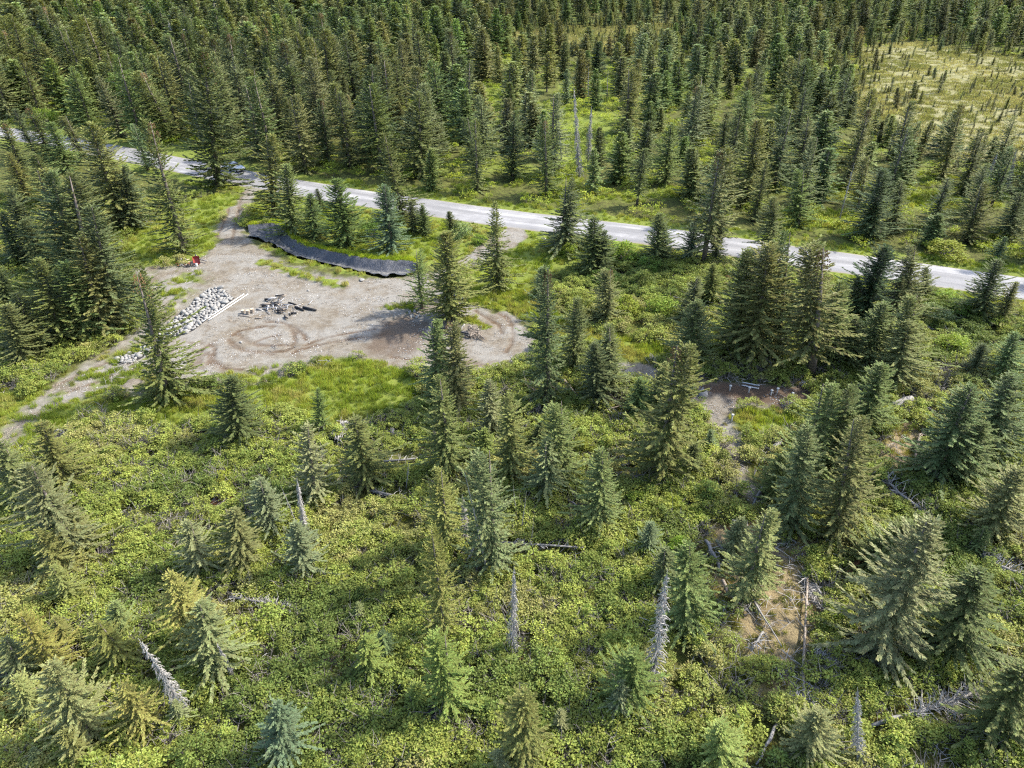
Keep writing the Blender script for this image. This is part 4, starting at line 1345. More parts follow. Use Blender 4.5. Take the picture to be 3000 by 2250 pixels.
# undergrowth of the forest beyond the road
Q = frustum(30000, 78, 330, 103, 10, 1.25)
f_ = fields(Q)
keep = (Q[:, 1] > road_y(Q[:, 0])) & (f_['road'] > ROAD_HW + 3.2) & (f_['bog'] < .3) & (rs.random(len(Q)) < .25 + .5 * f_['grass'])
Q, f_ = sel(Q, f_, keep)
fv = [shrub_mesh('forest_shrub_%d' % i, 360 + i, n_cl=9, leaves=16, size=.17, rad=.8, hgt=.75, cl=.28, stems=2) for i in range(4)]
scatter('forest_undergrowth', fv, put(Q, f_), rs.uniform(.8, 1.8, len(Q)), tone(Q, [(.13, .17, .028), (.21, .26, .034), (.27, .31, .045)], .05, 5), None,
        'bright undergrowth between the trees beyond the road', 'shrubs', 11, .1)
# grass
Q = np.vstack([frustum(26000, 30, 80, 104), frustum(26000, 60, 125, 105)])
f_ = fields(Q)
keep = (rs.random(len(Q)) < f_['grass'] * 1.0) & (f_['tarp'] < .12) & (f_['road'] > ROAD_HW + .35)
Q, f_ = sel(Q, f_, keep)
gv = [grass_mesh('grass_tuft_%d' % i, 400 + i, h=.38 + .08 * (i % 3)) for i in range(5)]
gs = rs.uniform(.6, 1.35, len(Q)) * np.where(f_['road'] < ROAD_HW + 1.6, .6, 1)
scatter('meadow_grass', gv, put(Q, f_), gs, tone(Q, [(.16, .205, .034), (.215, .255, .042), (.255, .28, .055), (.27, .255, .09)], .25, 6), None,
        'lime green grass round the clearing and on the road verges', 'grass', 12, .1)
Q = frustum(12000, 14, 62, 106)
f_ = fields(Q)
keep = rs.random(len(Q)) < np.clip(.35 * (1 - f_['grass']) + .5 * f_['tan'], 0, 1) * (1 - f_['dirt']) * (1 - f_['soil'])
Q, f_ = sel(Q, f_, keep)
scatter('wild_grass', gv, put(Q, f_), rs.uniform(.5, 1.0, len(Q)), tone(Q, [(.10, .12, .025), (.16, .18, .03), (.24, .21, .08), (.30, .25, .12)], .3, 7), None,
        'thin mixed grass growing between the foreground shrubs', 'grass', 13, .2)
# bog sedge
bq = []
for b_ in P_BOG:
    lo, hi = b_.min(0) - 5, b_.max(0) + 5
    q = rb.random((5200, 2)) * (hi - lo) + lo
    bq.append(q[(sd(q, b_) > -3) & (np.abs(q[:, 0]) < .95 * q[:, 1])])
Q = np.vstack(bq)
bgm = [grass_mesh('sedge_%d' % i, 430 + i, n=60, rad=.9, h=.45, w=.10, lean=1.2) for i in range(3)]
scatter('bog_sedge', bgm, np.c_[Q, np.zeros(len(Q))], rs.uniform(.8, 1.7, len(Q)), tone(Q, [(.145, .15, .055), (.215, .205, .09), (.29, .265, .135)], .06, 8), None,
        'straw coloured sedge covering the open bog', 'grass', 14, .1)
# straw, chips and pebbles on the bare ground
def chip_mesh(name, seed, n=26, rad=.6, stone=False):
    r = random.Random(seed); b = MB()
    for _ in range(n):
        a, q = r.uniform(0, 6.28), rad * math.sqrt(r.random())
        c = Vector((math.cos(a) * q, math.sin(a) * q, .01))
        if stone:
            s = r.uniform(.02, .06)
            b.box(c, (s * 1.3, s, s * .8), rot=Matrix.Rotation(r.uniform(0, 3), 3, 'Z') @ Matrix.Rotation(.6, 3, 'X'))
        else:
            w = r.uniform(0, 3.14); l = r.uniform(.08, .34)
            d = Vector((math.cos(w), math.sin(w), r.uniform(-.1, .15))) * l / 2
            b.tube([c - d, c + d], [.011, .007], 3, cap=False)
    return b


M_STRAW = simple('straw_litter', (.13, .10, .07), (.38, .33, .26), 3)
M_CHIP = simple('pale_gravel', (.30, .29, .27), (.55, .535, .51), 3)
Q = np.vstack([frustum(16000, 36, 95, 107), frustum(7000, 20, 60, 108)])
f_ = fields(Q)
keep = rs.random(len(Q)) < np.clip(f_['dirt'] * .5 + f_['soil'] * .3 + f_['tan'] * .4, 0, 1) * sstep(fbm(Q[:, 0] * .35, Q[:, 1] * .35, 2), .3, .65)
Q, f_ = sel(Q, f_, keep)
lv = [chip_mesh('straw_%d' % i, 450 + i).mesh('straw_%d' % i, M_STRAW) for i in range(3)] + [chip_mesh('gravel_%d' % i, 460 + i, 14, .6, True).mesh('gravel_%d' % i, M_CHIP) for i in range(2)]
scatter('ground_litter', lv, put(Q, f_), rs.uniform(.7, 1.4, len(Q)), np.ones((len(Q), 3)), None, 'pale straw, twigs and pebbles strewn over the bare ground', 'litter', 15, .03)
# fallen grey twigs under the shrubs and trees
Q = frustum(3400, 15, 75, 109)
f_ = fields(Q)
keep = rs.random(len(Q)) < np.clip(.35 + f_['tan'] + .7 * sstep(Q[:, 0], 12, 22), 0, 1) * (1 - .9 * f_['dirt']) * (1 - .8 * f_['grass'])
Q, f_ = sel(Q, f_, keep)


def twig_heap(seed):
    r = random.Random(seed); b = MB()
    for _ in range(9):
        c = Vector((r.gauss(0, .5), r.gauss(0, .5), r.uniform(.05, .35))); w = r.uniform(0, 3.14); l = r.uniform(.4, 1.5)
        d = Vector((math.cos(w), math.sin(w), r.uniform(-.3, .3))) * l / 2
        b.tube([c - d, c + Vector((r.gauss(0, .06), r.gauss(0, .06), .05)), c + d], [.02, .016, .007], 3, cap=False)
    return b.mesh('twigs_%d' % seed, M_DEADBR)


scatter('fallen_twigs', [twig_heap(s) for s in range(470, 476)], put(Q, f_), rs.uniform(.6, 1.3, len(Q)), np.ones((len(Q), 3)), None,
        'grey dead twigs lying among the shrubs', 'twigs', 16, .1)

# ------------------------------------------------------------------ things: dead trees, logs, stones, car and small gear
def empty(name, loc, label, cat, group=None, rot=None):
    o = obj(name, None, None, loc, label, cat, group)
    o.empty_display_size = .3
    if rot is not None:
        o.rotation_mode = 'QUATERNION'; o.rotation_quaternion = rot
    return o


SNAG = []
for s_, kw in enumerate((dict(n=230, lmax=1.0, z0=.3), dict(n=230, lmax=.7, droop=.9), dict(n=26, lmax=.55, z0=2.0), dict(n=12, lmax=.35, z0=2.5), dict(n=240, lmax=.8, droop=.7))):
    t_, b_ = snag_mesh(500 + s_, **kw)
    SNAG.append((t_.mesh('snag_trunk_%d' % s_, M_DEAD, smoothf=True), b_.mesh('snag_branches_%d' % s_, M_DEADBR), kw['lmax']))
SNAGS = """
D3 1260 50 D3 1130 1020 230 0|big bare bleached snag full of short branches at lower right
C2 330 830 C2 400 1310 100 1|furry grey snag left of centre above a pale spruce
D1 1120 610 D1 1520 1230 170 4|thick shaggy leaning grey snag at lower left
D1 1750 640 D1 1900 930 70 1|thin leaning snag beside the grey-green spruce at lower left
C2 1670 960 C2 1700 1350 120 0|small twiggy snag left of the leaning bare poles
D2 2090 20 D2 2080 740 130 1|tall white-footed snag standing in the lower centre shrubs
D4 860 1000 D4 870 1640 120 0|slender dead tree at the bottom right below the fallen tree
C2 1690 790 C2 1885 1640 40 3|long bare pole leaning to the left at centre
C2 1800 1310 C2 1680 1570 70 2|short dead stem crossing the long leaning pole
C2 2085 890 C2 2115 1150 30 3|left of the two white poles right of the centre spruce
C2 2190 940 C2 2140 1290 30 3|right and taller of the two white poles right of the centre spruce
C3 175 1150 C3 150 1390 25 3|thin pale pole below the two white ones
C2 1240 680 C2 1215 930 45 2|broken white pole below the brush heaps
C2 200 890 C2 350 1260 50 2|dark dead stem left of the furry grey snag
C2 1812 1450 C2 1795 1590 15 3|short thin pole right of the crossing dead stem
A4 840 1320 B4 710 280 60 2|grey dead pole leaning right on the far verge
A3 500 690 A3 545 1430 70 1|tall dead spruce beyond the road right of the grassy opening
A3 645 860 A3 615 1310 80 1|dead spruce with drooping grey twigs beyond the road
A3 370 880 A3 400 1290 60 2|grey dead stem left of the two tall dead spruces
A3 620 540 A3 618 830 40 2|dead stem deep in the forest above the dead spruces
A3 780 570 A3 770 780 30 3|short dead pole in the forest right of the dead spruces
A3 270 230 A3 262 420 35 3|bare stick of a tree below the small bog
A1 1360 170 A1 1490 540 90 1|grey dead spruce in the upper left forest
A1 1040 110 A1 1140 480 40 2|thin grey stem beside the upper left forest opening
A1 1570 130 A1 1640 330 40 2|dead stem in front of the far grey cabin
A1 1730 0 A1 1755 250 60 1|furry dead spruce at the top left
A2 680 170 A2 718 440 70 1|dead spruce at the top left of centre
A2 820 120 A2 838 380 60 1|second dead spruce at the top left of centre
A2 480 50 A2 502 210 30 2|small dead stem near the top left of centre
A2 1230 310 A2 1250 500 40 2|grey dead stem at the top centre
A4 2000 1240 A4 1900 1480 60 1|grey dead tree at the right edge below the big bog
A4 2150 1210 A4 2070 1560 70 1|larger grey dead tree at the right edge below the big bog
A4 300 600 A4 270 800 50 2|dead stem left of the big bog
"""
for line in SNAGS.strip().split('\n'):
    a, label = line.split('|')
    t1, x1, y1, t2, x2, y2, w, k = a.split()
    base, top = foot_tip(zp(t1, float(x1), float(y1)), zp(t2, float(x2), float(y2)), .7 if 'lean' in label or 'cross' in label else .25)
    tm, bm, lm = SNAG[int(k)]
    s = (top - base).length / 6.0
    wd = float(w) * ZK / px_per_m(base)
    sx = min(max(wd / (2 * lm), .5 * s), 1.5 * max(s, .8))
    o = empty('dead_tree', base, label, 'dead tree', 'standing dead trees', axis_frame(base, top, random.uniform(0, 6.28)))
    o.scale = (sx, sx, s)
    obj('trunk', tm, o); obj('branches', bm, o, kind='stuff')


LOGS = []


def fallen(label, ends, r0, mat=None, nb=0, lb=.8, r1=None, name='fallen_log', cat='log', lift=.0, bend=.04, crown_from=.0):
    P = [on_ground(*e) for e in ends]
    a, b = P[0], P[-1]
    LOGS.append(np.array([p[:2] for p in P]))
    LOGS.append(LOGS[-1] - LOGS[-1] / np.hypot(*LOGS[-1].T)[:, None] * .55)   # and the strip in front
    ln = (b - a).length
    rr_ = random.Random(hash(label) % 1000 if False else sum(map(ord, label)))
    r1 = r0 * .45 if r1 is None else r1
    o = empty(name, a, label, cat, 'logs lying on the ground')
    pts = []
    n = 6 if len(P) == 2 else len(P)
    for i in range(n):
        t = i / (n - 1)
        p = a.lerp(b, t) if len(P) == 2 else P[i]
        z = gz(p.x, p.y)
        pts.append(Vector((p.x - a.x, p.y - a.y, max(a.z + (b.z - a.z) * t, z) - a.z + r0 * .8 + lift)) + Vector((rr_.gauss(0, 1), rr_.gauss(0, 1), rr_.gauss(0, .5))) * bend * min(ln, 4) * .5 * (0 if i in (0, n - 1) else 1))
    rad = [r0 + (r1 - r0) * i / (n - 1) for i in range(n)]
    rad = [q * rr_.uniform(.88, 1.12) for q in rad]
    obj('trunk', MB().tube(pts, rad, 8).mesh('log_trunk', mat or M_DEAD, smoothf=True), o)
    if nb:
        m = MB()
        dirv = (pts[-1] - pts[0]).normalized()
        for k in range(nb):
            t = rr_.uniform(crown_from, 1.0); i = min(int(t * (n - 1)), n - 2)
            p = pts[i].lerp(pts[i + 1], t * (n - 1) - i)
            v = Vector((rr_.gauss(0, 1), rr_.gauss(0, 1), abs(rr_.gauss(.2, .9)))); v = (v - dirv * v.dot(dirv)).normalized() + dirv * rr_.uniform(-.2, .5)
            l = lb * rr_.uniform(.35, 1.15)
            q1 = p + v * l * .5; q2 = p + v * l + Vector((rr_.gauss(0, .12), rr_.gauss(0, .12), -.1 * l))
            m.tube([p, q1, q2], [.034, .026, .012], 3, cap=False)
            for _ in range(2):
                s = q1.lerp(q2, rr_.random()); m.tube([s, s + Vector((rr_.gauss(0, .2), rr_.gauss(0, .2), rr_.gauss(0, .15)))], [.012, .006], 3, cap=False)
        obj('branches', m.mesh('log_branches', mat or M_DEADBR), o, kind='stuff')
    return o


T_ = lambda t, *p: [zp(t, *q) for q in p]
fallen('big bleached fallen tree with a bushy branched end at lower right', T_('D4', (940, 1360), (1860, 1060)), .11, None, 150, 1.15, .16, 'fallen_tree', 'fallen tree', .35, .03, .35)
fallen('fallen bare tree with side branches in the shade at right', T_('C4', (1060, 880), (1400, 1150)), .11, None, 40, 1.2, .13, 'fallen_tree', 'fallen tree', .4)
fallen('fallen branched tree running out of the right edge', T_('C4', (1850, 1490), (2010, 1580), (2260, 1680)), .17, None, 60, .9, .11, 'fallen_tree', 'fallen tree', .3)
fallen('small furry fallen tree lying level at lower left', T_('D1', (1870, 315), (2212, 375), (2380, 400)), .08, None, 70, .45, .04, 'fallen_tree', 'fallen tree', .45)
fallen('straight white pole lying beside the sunny gap at lower right', T_('D4', (15, 340), (240, 710)), .07, lift=.35, bend=.01)
fallen('long thin pole lying upright in the picture at lower right', T_('D4', (450, 150), (440, 600), (425, 900), (420, 1250)), .07, M_LOG, 14, .6, .1, lift=.3)
fallen('grey log pointing down to the bottom edge at lower right', T_('D4', (220, 1310), (30, 1660)), .11, lift=.25)
fallen('curved dark root bowed over a hollow at lower right', T_('D4', (150, 1250), (230, 1310), (330, 1335), (385, 1300), (410, 1180)), .13, M_LOG, lift=.2, bend=0)
fallen('bleached splintered log right of the dense green spruce', T_('C3', (1560, 1375), (1672, 1612)), .15, None, 22, .5, .11, lift=.35)
fallen('short bleached log above the splintered one', T_('C3', (1650, 1370), (1712, 1470)), .13, None, 8, .4, lift=.3)
fallen('brown barkless log below the splintered one', T_('D3', (1700, 170), (1842, 430)), .13, M_LOG, 6, .5, lift=.3)
fallen('dark log sloping down right of the narrow dark spruce', T_('C3', (370, 0), (540, 190)), .13, M_LOG, 8, .5, lift=.15)
fallen('grey log end sticking out from under a spruce at centre', T_('C3', (380, 975), (562, 1112)), .13, lift=.25)
fallen('level grey log crossing the shrubs at centre', T_('C3', (-150, 1395), (80, 1412), (330, 1425), (575, 1442)), .12, None, 26, .7, lift=.5, bend=0)
fallen('level log end under the leaning pole', T_('C2', (1760, 1390), (1905, 1400)), .14, None, 16, .6, lift=.3)
fallen('thin white pole lying beside the lower trail', T_('C3', (2065, 620), (1957, 822)), .05, lift=.1, bend=.01)
fallen('stout bleached driftwood log right of the grass patch', T_('C3', (2165, 552), (2080, 642)), .28, None, 10, .6, .15, lift=.05)
fallen('grey split log at the lower end of the trail', T_('C3', (2040, 900), (1985, 990), (1940, 1082)), .16, lift=.05)
fallen('white log left of the tall bare-footed spruce', T_('C3', (880, 745), (1035, 715)), .10, lift=.15)
fallen('dark stick slanting under the touching pair of spruces', T_('C3', (700, 325), (930, 245)), .07, M_LOG, lift=.2)
fallen('long mossy grey log behind the broken white pole', T_('C2', (1035, 725), (1220, 705), (1410, 685)), .12, None, 18, .5, lift=.25)
fallen('grey log in shade right of the bare trunk', T_('C2', (930, 958), (1080, 990), (1235, 1025)), .15, None, 18, .6, lift=.2)
fallen('short bleached log between the two stumps', T_('C2', (1142, 462), (1238, 522)), .16, lift=.05)
fallen('thick grey log lying in the right hand gap', T_('C4', (1135, 280), (1292, 212)), .42, M_DEAD, 12, .8, .34)
fallen('reddish rotten log standing out right of the thick grey one', T_('C4', (1472, 272), (1468, 392)), .18, M_LOGRED, 8, .4)
fallen('jagged pale log at the dark spruce edge on the right', T_('C4', (1368, 500), (1335, 620), (1308, 752)), .15, M_LOG, 22, .7, lift=.15)
fallen('broken reddish log left of the huge lower right spruce', T_('C4', (925, 1478), (752, 1645)), .15, M_LOGRED, 16, .6, lift=.2)
fallen('forked grey branch in the sunny gap at lower right', T_('D3', (2025, 590), (1925, 745)), .09, None, 16, .6, lift=.3)
fallen('rooty grey log left of the tiny dark spruce', T_('C3', (165, 185), (108, 432)), .15, None, 20, .6, lift=.1)
fallen('white stick beside the conical spruce', T_('C3', (808, 835), (890, 800)), .06, lift=.15)
fallen('white stick under the pale sparse spruce', T_('C2', (708, 622), (772, 588)), .07, lift=.15)
fallen('small log across the lower trail', T_('C3', (1842, 880), (1902, 922)), .09, M_LOG)
fallen('white fallen tree in the grass beyond the road', T_('A2', (2060, 1060), (2212, 1135)), .16, None, 10, .9, lift=.2)
fallen('pale stick leaning in the grass at the trail bend', [(2162, 1289), (2185, 1307)], .05, lift=.08)
fallen('dead stick lying at the foot of the dark soil bank', T_('C3', (1440, 60), (1490, 140)), .05, lift=.05)
fallen('second dead stick at the dark soil bank', T_('C3', (1472, 55), (1490, 125)), .05, M_LOG, lift=.08)


def rock(seed, rough=.22, sub=2):
    import bmesh
    bm = bmesh.new()
    bmesh.ops.create_icosphere(bm, subdivisions=sub, radius=1.0)
    r = random.Random(seed)
    ph = [(Vector((r.gauss(0, 1), r.gauss(0, 1), r.gauss(0, 1))).normalized(), r.uniform(.55, .95)) for _ in range(9)]
    for v in bm.verts:
        for n_v, d_ in ph:                             # shave flat faces off a cobble
            q = v.co.dot(n_v)
            if q > d_:
                v.co -= n_v * (q - d_) * .85
        v.co *= 1 + r.gauss(0, .025)
    me = bpy.data.meshes.new('stone_%d' % seed)
    bm.to_mesh(me); bm.free()
    me.materials.append(M_STONE)
    me.polygons.foreach_set('use_smooth', np.ones(len(me.polygons), bool))
    return me


ROCKS = [rock(s) for s in range(8)]


def stone_part(parent, p, s, rr_, flat=.65):
    o = obj('stone', ROCKS[rr_.randrange(8)], parent, p - parent.location)
    o.scale = (s * rr_.uniform(.8, 1.35), s * rr_.uniform(.75, 1.1), s * rr_.uniform(.55, .9) * flat / .65)
    o.rotation_euler = (rr_.gauss(0, .25), rr_.gauss(0, .25), rr_.uniform(0, 6.28))
    return o


# strip of cobbles on black fabric
rr = random.Random(5)
STRIP = [polyT('B1', (1690, 822), (1780, 812), (1892, 900), (1570, 1150), (1500, 1185), (1375, 1215), (1310, 1250), (1250, 1240), (1330, 1135), (1480, 1020), (1600, 900)),
         polyT('B1', (1150, 1290), (1255, 1275), (1250, 1310), (1130, 1385), (1050, 1425), (990, 1420), (930, 1400), (960, 1370), (1060, 1330))]
c0 = STRIP[0].mean(0)
pile = empty('stone_strip', Vector((c0[0], c0[1], gz(*c0))), 'long strip of pale cobbles laid beside the clearing', 'stones')
pts_ = []
for k, pg in enumerate(STRIP):
    lo, hi = pg.min(0), pg.max(0)
    q = np.random.default_rng(60 + k).random((9000, 2)) * (hi - lo) + lo
    q = q[sd(q, pg) > .05]
    for p in q:
        s = rr.choice((.19, .22, .27, .33, .42))
        if all((p[0] - a) ** 2 + (p[1] - b) ** 2 > (.72 * (s + c)) ** 2 for a, b, c in pts_):
            pts_.append((p[0], p[1], s))
pts_.sort(key=lambda p: -p[2])
print('stones', len(pts_))
small = []
for x, y, s in pts_[:290]:
    stone_part(pile, Vector((x, y, gz(x, y) + s * .35)), s, rr)
for k, pg in enumerate(STRIP):                         # black fabric below
    ctr = pg.mean(0); e = pg + (pg - ctr) / np.linalg.norm(pg - ctr, axis=1, keepdims=True) * .15
    V = [(x - pile.location.x, y - pile.location.y, gz(x, y) + .035 - pile.location.z) for x, y in e]
    b = MB(); b.V = V; b.F = [tuple(range(len(V)))]; b.M = [0]
    obj('fabric', b.mesh('fabric', M_FABRIC), pile)


def heap(label, t, pts, smin, smax, n, seed):
    rr_ = random.Random(seed)
    c = on_ground(*zp(t, *np.mean(pts, 0)))
    o = empty('stone_heap', c, label, 'stones', 'stone heaps on the island')
    for _ in range(n):
        a, b = rr_.choice(pts), rr_.choice(pts); f = rr_.random()
        p = on_ground(*zp(t, a[0] * f + b[0] * (1 - f) + rr_.gauss(0, 8), a[1] * f + b[1] * (1 - f) + rr_.gauss(0, 8)))
        s = rr_.uniform(smin, smax)
        stone_part(o, p + Vector((0, 0, s * .3)), s, rr_)


heap('pale stones heaped left of the island trees', 'B2', [(1245, 1015), (1290, 1010), (1335, 1030), (1310, 1055), (1260, 1045)], .12, .24, 16, 3)
heap('row of white stones at the foot of the big island spruce', 'B2', [(1570, 1120), (1610, 1150), (1660, 1135), (1740, 1130), (1690, 1120)], .12, .24, 14, 4)


def lone_stone(label, px, s, flat=.65, mat=None):
    p = on_ground(*px)
    me = ROCKS[int(px[0]) % 8]
    o = obj('stone', me, None, p + Vector((0, 0, s * .25)), label, 'stone')
    o.scale = (s * 1.2, s, s * flat); o.rotation_euler = (0, 0, px[0])


lone_stone('flat white stone lying alone below the black liner', zp('B2', 858, 750), .38, .3)
lone_stone('round tan boulder at the left end of the dark soil', (2059, 1158), .55, .9)
lone_stone('small white stone right of the burn pile', zp('B2', 425, 835), .2)
lone_stone('white stone in the dirt below the burn pile', (706, 1004), .18)
lone_stone('small grey boulder in the grass by the second driveway', zp('B3', 255, 420), .35)

# the black liner in the ditch: flat floor, then up the far bank, creased
nu, nv = 90, 22
V = []; silt = []
rw = np.random.default_rng(8)
for i in range(nu):
    a, b = TARP_LO[i], TARP_HI[i]
    for j in range(nv):
        t = j / (nv - 1)
        jag = (fbm(np.array([i * .45]), np.array([t * 3 + (9 if t > .5 else 0)]), 2)[0] - .5) * .13 * (abs(t - .5) * 2) ** 3
        x, y = a + (b - a) * (t + jag)
        wv = (fbm(np.array([i * .55 + t * 2]), np.array([t * 9.0 - i * .2]), 3)[0] - .5)
        zb = .10 - .42 * sstep(np.array([t]), .05, .35)[0] + .85 * sstep(np.array([t]), .5, .97)[0]
        V.append((x, y, zb + .06 + wv * .24))
        silt.append(min(1, math.exp(-((t - .40) / .09) ** 2) + .55 * math.exp(-((t - .2) / .16) ** 2)))
F = [(i * nv + j, (i + 1) * nv + j, (i + 1) * nv + j + 1, i * nv + j + 1) for i in range(nu - 1) for j in range(nv - 1)]
obj('plastic_liner', mesh_np('plastic_liner', V, F, M_TARP, {'silt': silt}, True), None, None, 'long creased black plastic liner in a ditch along the clearing', 'plastic sheet')
# its bank of earth behind
V = []
for i in range(nu):
    b, n = TARP_HI[i], (TARP_HI[i] - TARP_LO[i]); n = n / np.linalg.norm(n)
    for d_, z in ((-.5, -.2), (-.12, .36), (.35, .46), (1.0, .30), (2.2, -.25)):
        x, y = b + n * d_
        V.append((x, y, z + .12 * (fbm(np.array([x * 1.4]), np.array([y * 1.4]), 2)[0] - .5)))
F = [(i * 5 + j, (i + 1) * 5 + j, (i + 1) * 5 + j + 1, i * 5 + j + 1) for i in range(nu - 1) for j in range(4)]
n5 = len(V)
obj('earth_bank', mesh_np('earth_bank', V, F, M_GROUND, {k: (np.full(n5, .9) if k == 'grass' else np.zeros(n5)) for k in ('dirt', 'soil', 'grass', 'bog', 'rut', 'tan')}, True), kind='structure')
bk = TARP_HI[rs.integers(0, nu, 900)]; nn_ = (TARP_HI - TARP_LO); nn_ /= np.hypot(*nn_.T)[:, None]
ib = rs.integers(0, nu, 900); off = rs.uniform(.15, 2.0, 900)
Q = TARP_HI[ib] + nn_[ib] * off[:, None] + rs.normal(0, .1, (900, 2))
zz = np.interp(off, [.1, .35, 1.0, 2.2], [.38, .44, .28, -.1])
scatter('bank_grass', gv, np.c_[Q, zz], rs.uniform(.6, 1.2, 900), tone(Q, [(.18, .24, .024), (.26, .32, .030), (.32, .35, .04)], .25, 6), None,
        'grass along the bank above the black liner', 'grass', 18, .15)


def pipe(label, ends, r, mat, name='white_pipe', lift=None, cap=False, group=None):
    a, b = [on_ground(*e) for e in ends]
    a.z += lift if lift is not None else r + .02; b.z += lift if lift is not None else r + .02
    n = 6
    pts = [a.lerp(b, i / n) - a for i in range(n + 1)]
    o = empty(name, a, label, 'pipe', group)
    obj('tube', MB().tube(pts, r, 10).mesh('pipe_tube', mat, smoothf=True), o)
    d = (b - a).normalized()
    obj('end_collar', MB().tube([pts[-1] - d * .12, pts[-1] + d * .02], r * 1.3, 10).mesh('pipe_collar', mat, smoothf=True), o)


pipe('white pipe lying along the cobble strip, nearer the stones', T_('B1', (1640, 1092), (1975, 868)), .07, M_PVC)
pipe('white pipe lying along the cobble strip, nearer the gravel', T_('B1', (1690, 1080), (2008, 868)), .07, M_PVC)
pipe('upper of two white pipes lying on the dark soil', [(2174, 1122.7), (2224, 1133)], .06, M_PVC, lift=.12)
pipe('lower of two white pipes lying on the dark soil', [(2172.7, 1131.5), (2222, 1141.6)], .06, M_PVC, lift=.12)
pipe('black pipe by the island brush, upper one', [zp('B2', 1465, 1150), zp('B2', 1725, 1205)], .10, M_BLACKPIPE, 'black_pipe', lift=.35)
pipe('black pipe by the island brush, lower one', [zp('B2', 1480, 1163), zp('B2', 1735, 1220)], .10, M_BLACKPIPE, 'black_pipe', lift=.30)
for k, (x, y) in enumerate(((437, 132), (613, 150), (820, 175), (876, 158), (1013, 200), (987, 270), (452, 425))):
    p = on_ground(2000 + x * .3152, 1100 + y * .3152 + 4)
    lab = ['white capped standpipe, first from the left on the dark soil', 'white capped standpipe below the two white pipes', 'tall white capped standpipe in the middle of the dark soil',
           'small white standpipe behind the middle one', 'white capped standpipe at the right end of the dark soil', 'white capped standpipe nearest the grass on the dark soil', 'thin white marker pipe at the left end of the grass patch'][k]
    o = empty('standpipe', p, lab, 'standpipe', 'white standpipes on the dark soil')
    h = .55 if k != 6 else .8
    obj('tube', MB().tube([(0, 0, -.2), (0, 0, h)], .055, 10).mesh('standpipe_tube', M_PVC, smoothf=True), o)
    obj('cap', MB().tube([(0, 0, h - .02), (0, 0, h + .10), (0, 0, h + .13)], [.13, .13, .06], 10).mesh('standpipe_cap', M_PVC, smoothf=True), o)

# burn pile
rr = random.Random(12)
c = on_ground(*z3(620, 270))
bp = empty('burn_pile', c, 'heap of charred logs and ashen branches in the clearing', 'burn pile')
big = [((945, 288), (1120, 325), .15, 0), ((840, 282), (955, 325), .13, 0), ((480, 195), (590, 165), .12, 1), ((440, 185), (500, 190), .14, 0), ((395, 270), (455, 262), .15, 0),
       ((590, 345), (720, 340), .09, 0), ((780, 370), (860, 360), .12, 0), ((700, 400), (745, 440), .11, 0), ((580, 150), (690, 130), .10, 0), ((430, 300), (610, 292), .07, 1),
       ((470, 330), (485, 270), .09, 1), ((660, 300), (720, 290), .1, 0), ((610, 350), (660, 365), .12, 0), ((1020, 240), (1070, 185), .06, 1), ((640, 215), (700, 165), .06, 1)]
for _ in range(46):
    x, y = rr.gauss(600, 120), rr.gauss(275, 65)
    w, l = rr.uniform(0, 3.14), rr.uniform(25, 75)
    big.append(((x - math.cos(w) * l, y - math.sin(w) * l * .45), (x + math.cos(w) * l, y + math.sin(w) * l * .45), rr.uniform(.03, .08), rr.choice((0, 1, 1, 2))))
for (a, b, r_, mt) in big:
    A, B = on_ground(*z3(*a)), on_ground(*z3(*b))
    cen = max(0, 1 - abs((a[0] + b[0]) / 2 - 610) / 230)
    A.z += r_ + rr.uniform(0, .30) * cen; B.z += r_ + rr.uniform(0, .30) * cen
    A -= c; B -= c
    m = A.lerp(B, .5) + Vector((rr.gauss(0, .04), rr.gauss(0, .04), rr.gauss(.02, .03)))
    obj('log', MB().tube([A, m, B], [r_ * 1.1, r_, r_ * .75], 6).mesh('burn_log', (M_CHAR, M_ASH, M_LOG)[mt], smoothf=True), bp)
# cut rounds standing beside it
for k, (x, y, h, lab) in enumerate(((150, 352, .40, 'pale cut log round on the gravel, leftmost of three'), (215, 362, .48, 'cut log round with dark bark, middle of three on the gravel'), (272, 345, .50, 'dark cut log round, rightmost of three on the gravel'))):
    p = on_ground(*z3(x, y))
    o = empty('log_round', p, lab, 'log', 'cut rounds by the burn pile')
    obj('bark', MB().tube([(0, 0, 0), (0, 0, h)], .22, 10, cap=False).mesh('round_bark', M_LOG, smoothf=True), o)
    obj('cut_face', MB().tube([(0, 0, h - .02), (0, 0, h + .004)], .205, 10).mesh('round_face', M_CUT), o)
fallen('weathered board lying right of the log rounds', [z3(308, 425), z3(392, 420)], .09, M_LOG, r1=.08)
fallen('dark board lying below the log rounds', [z3(85, 388), z3(250, 405)], .07, M_LOG, r1=.06)

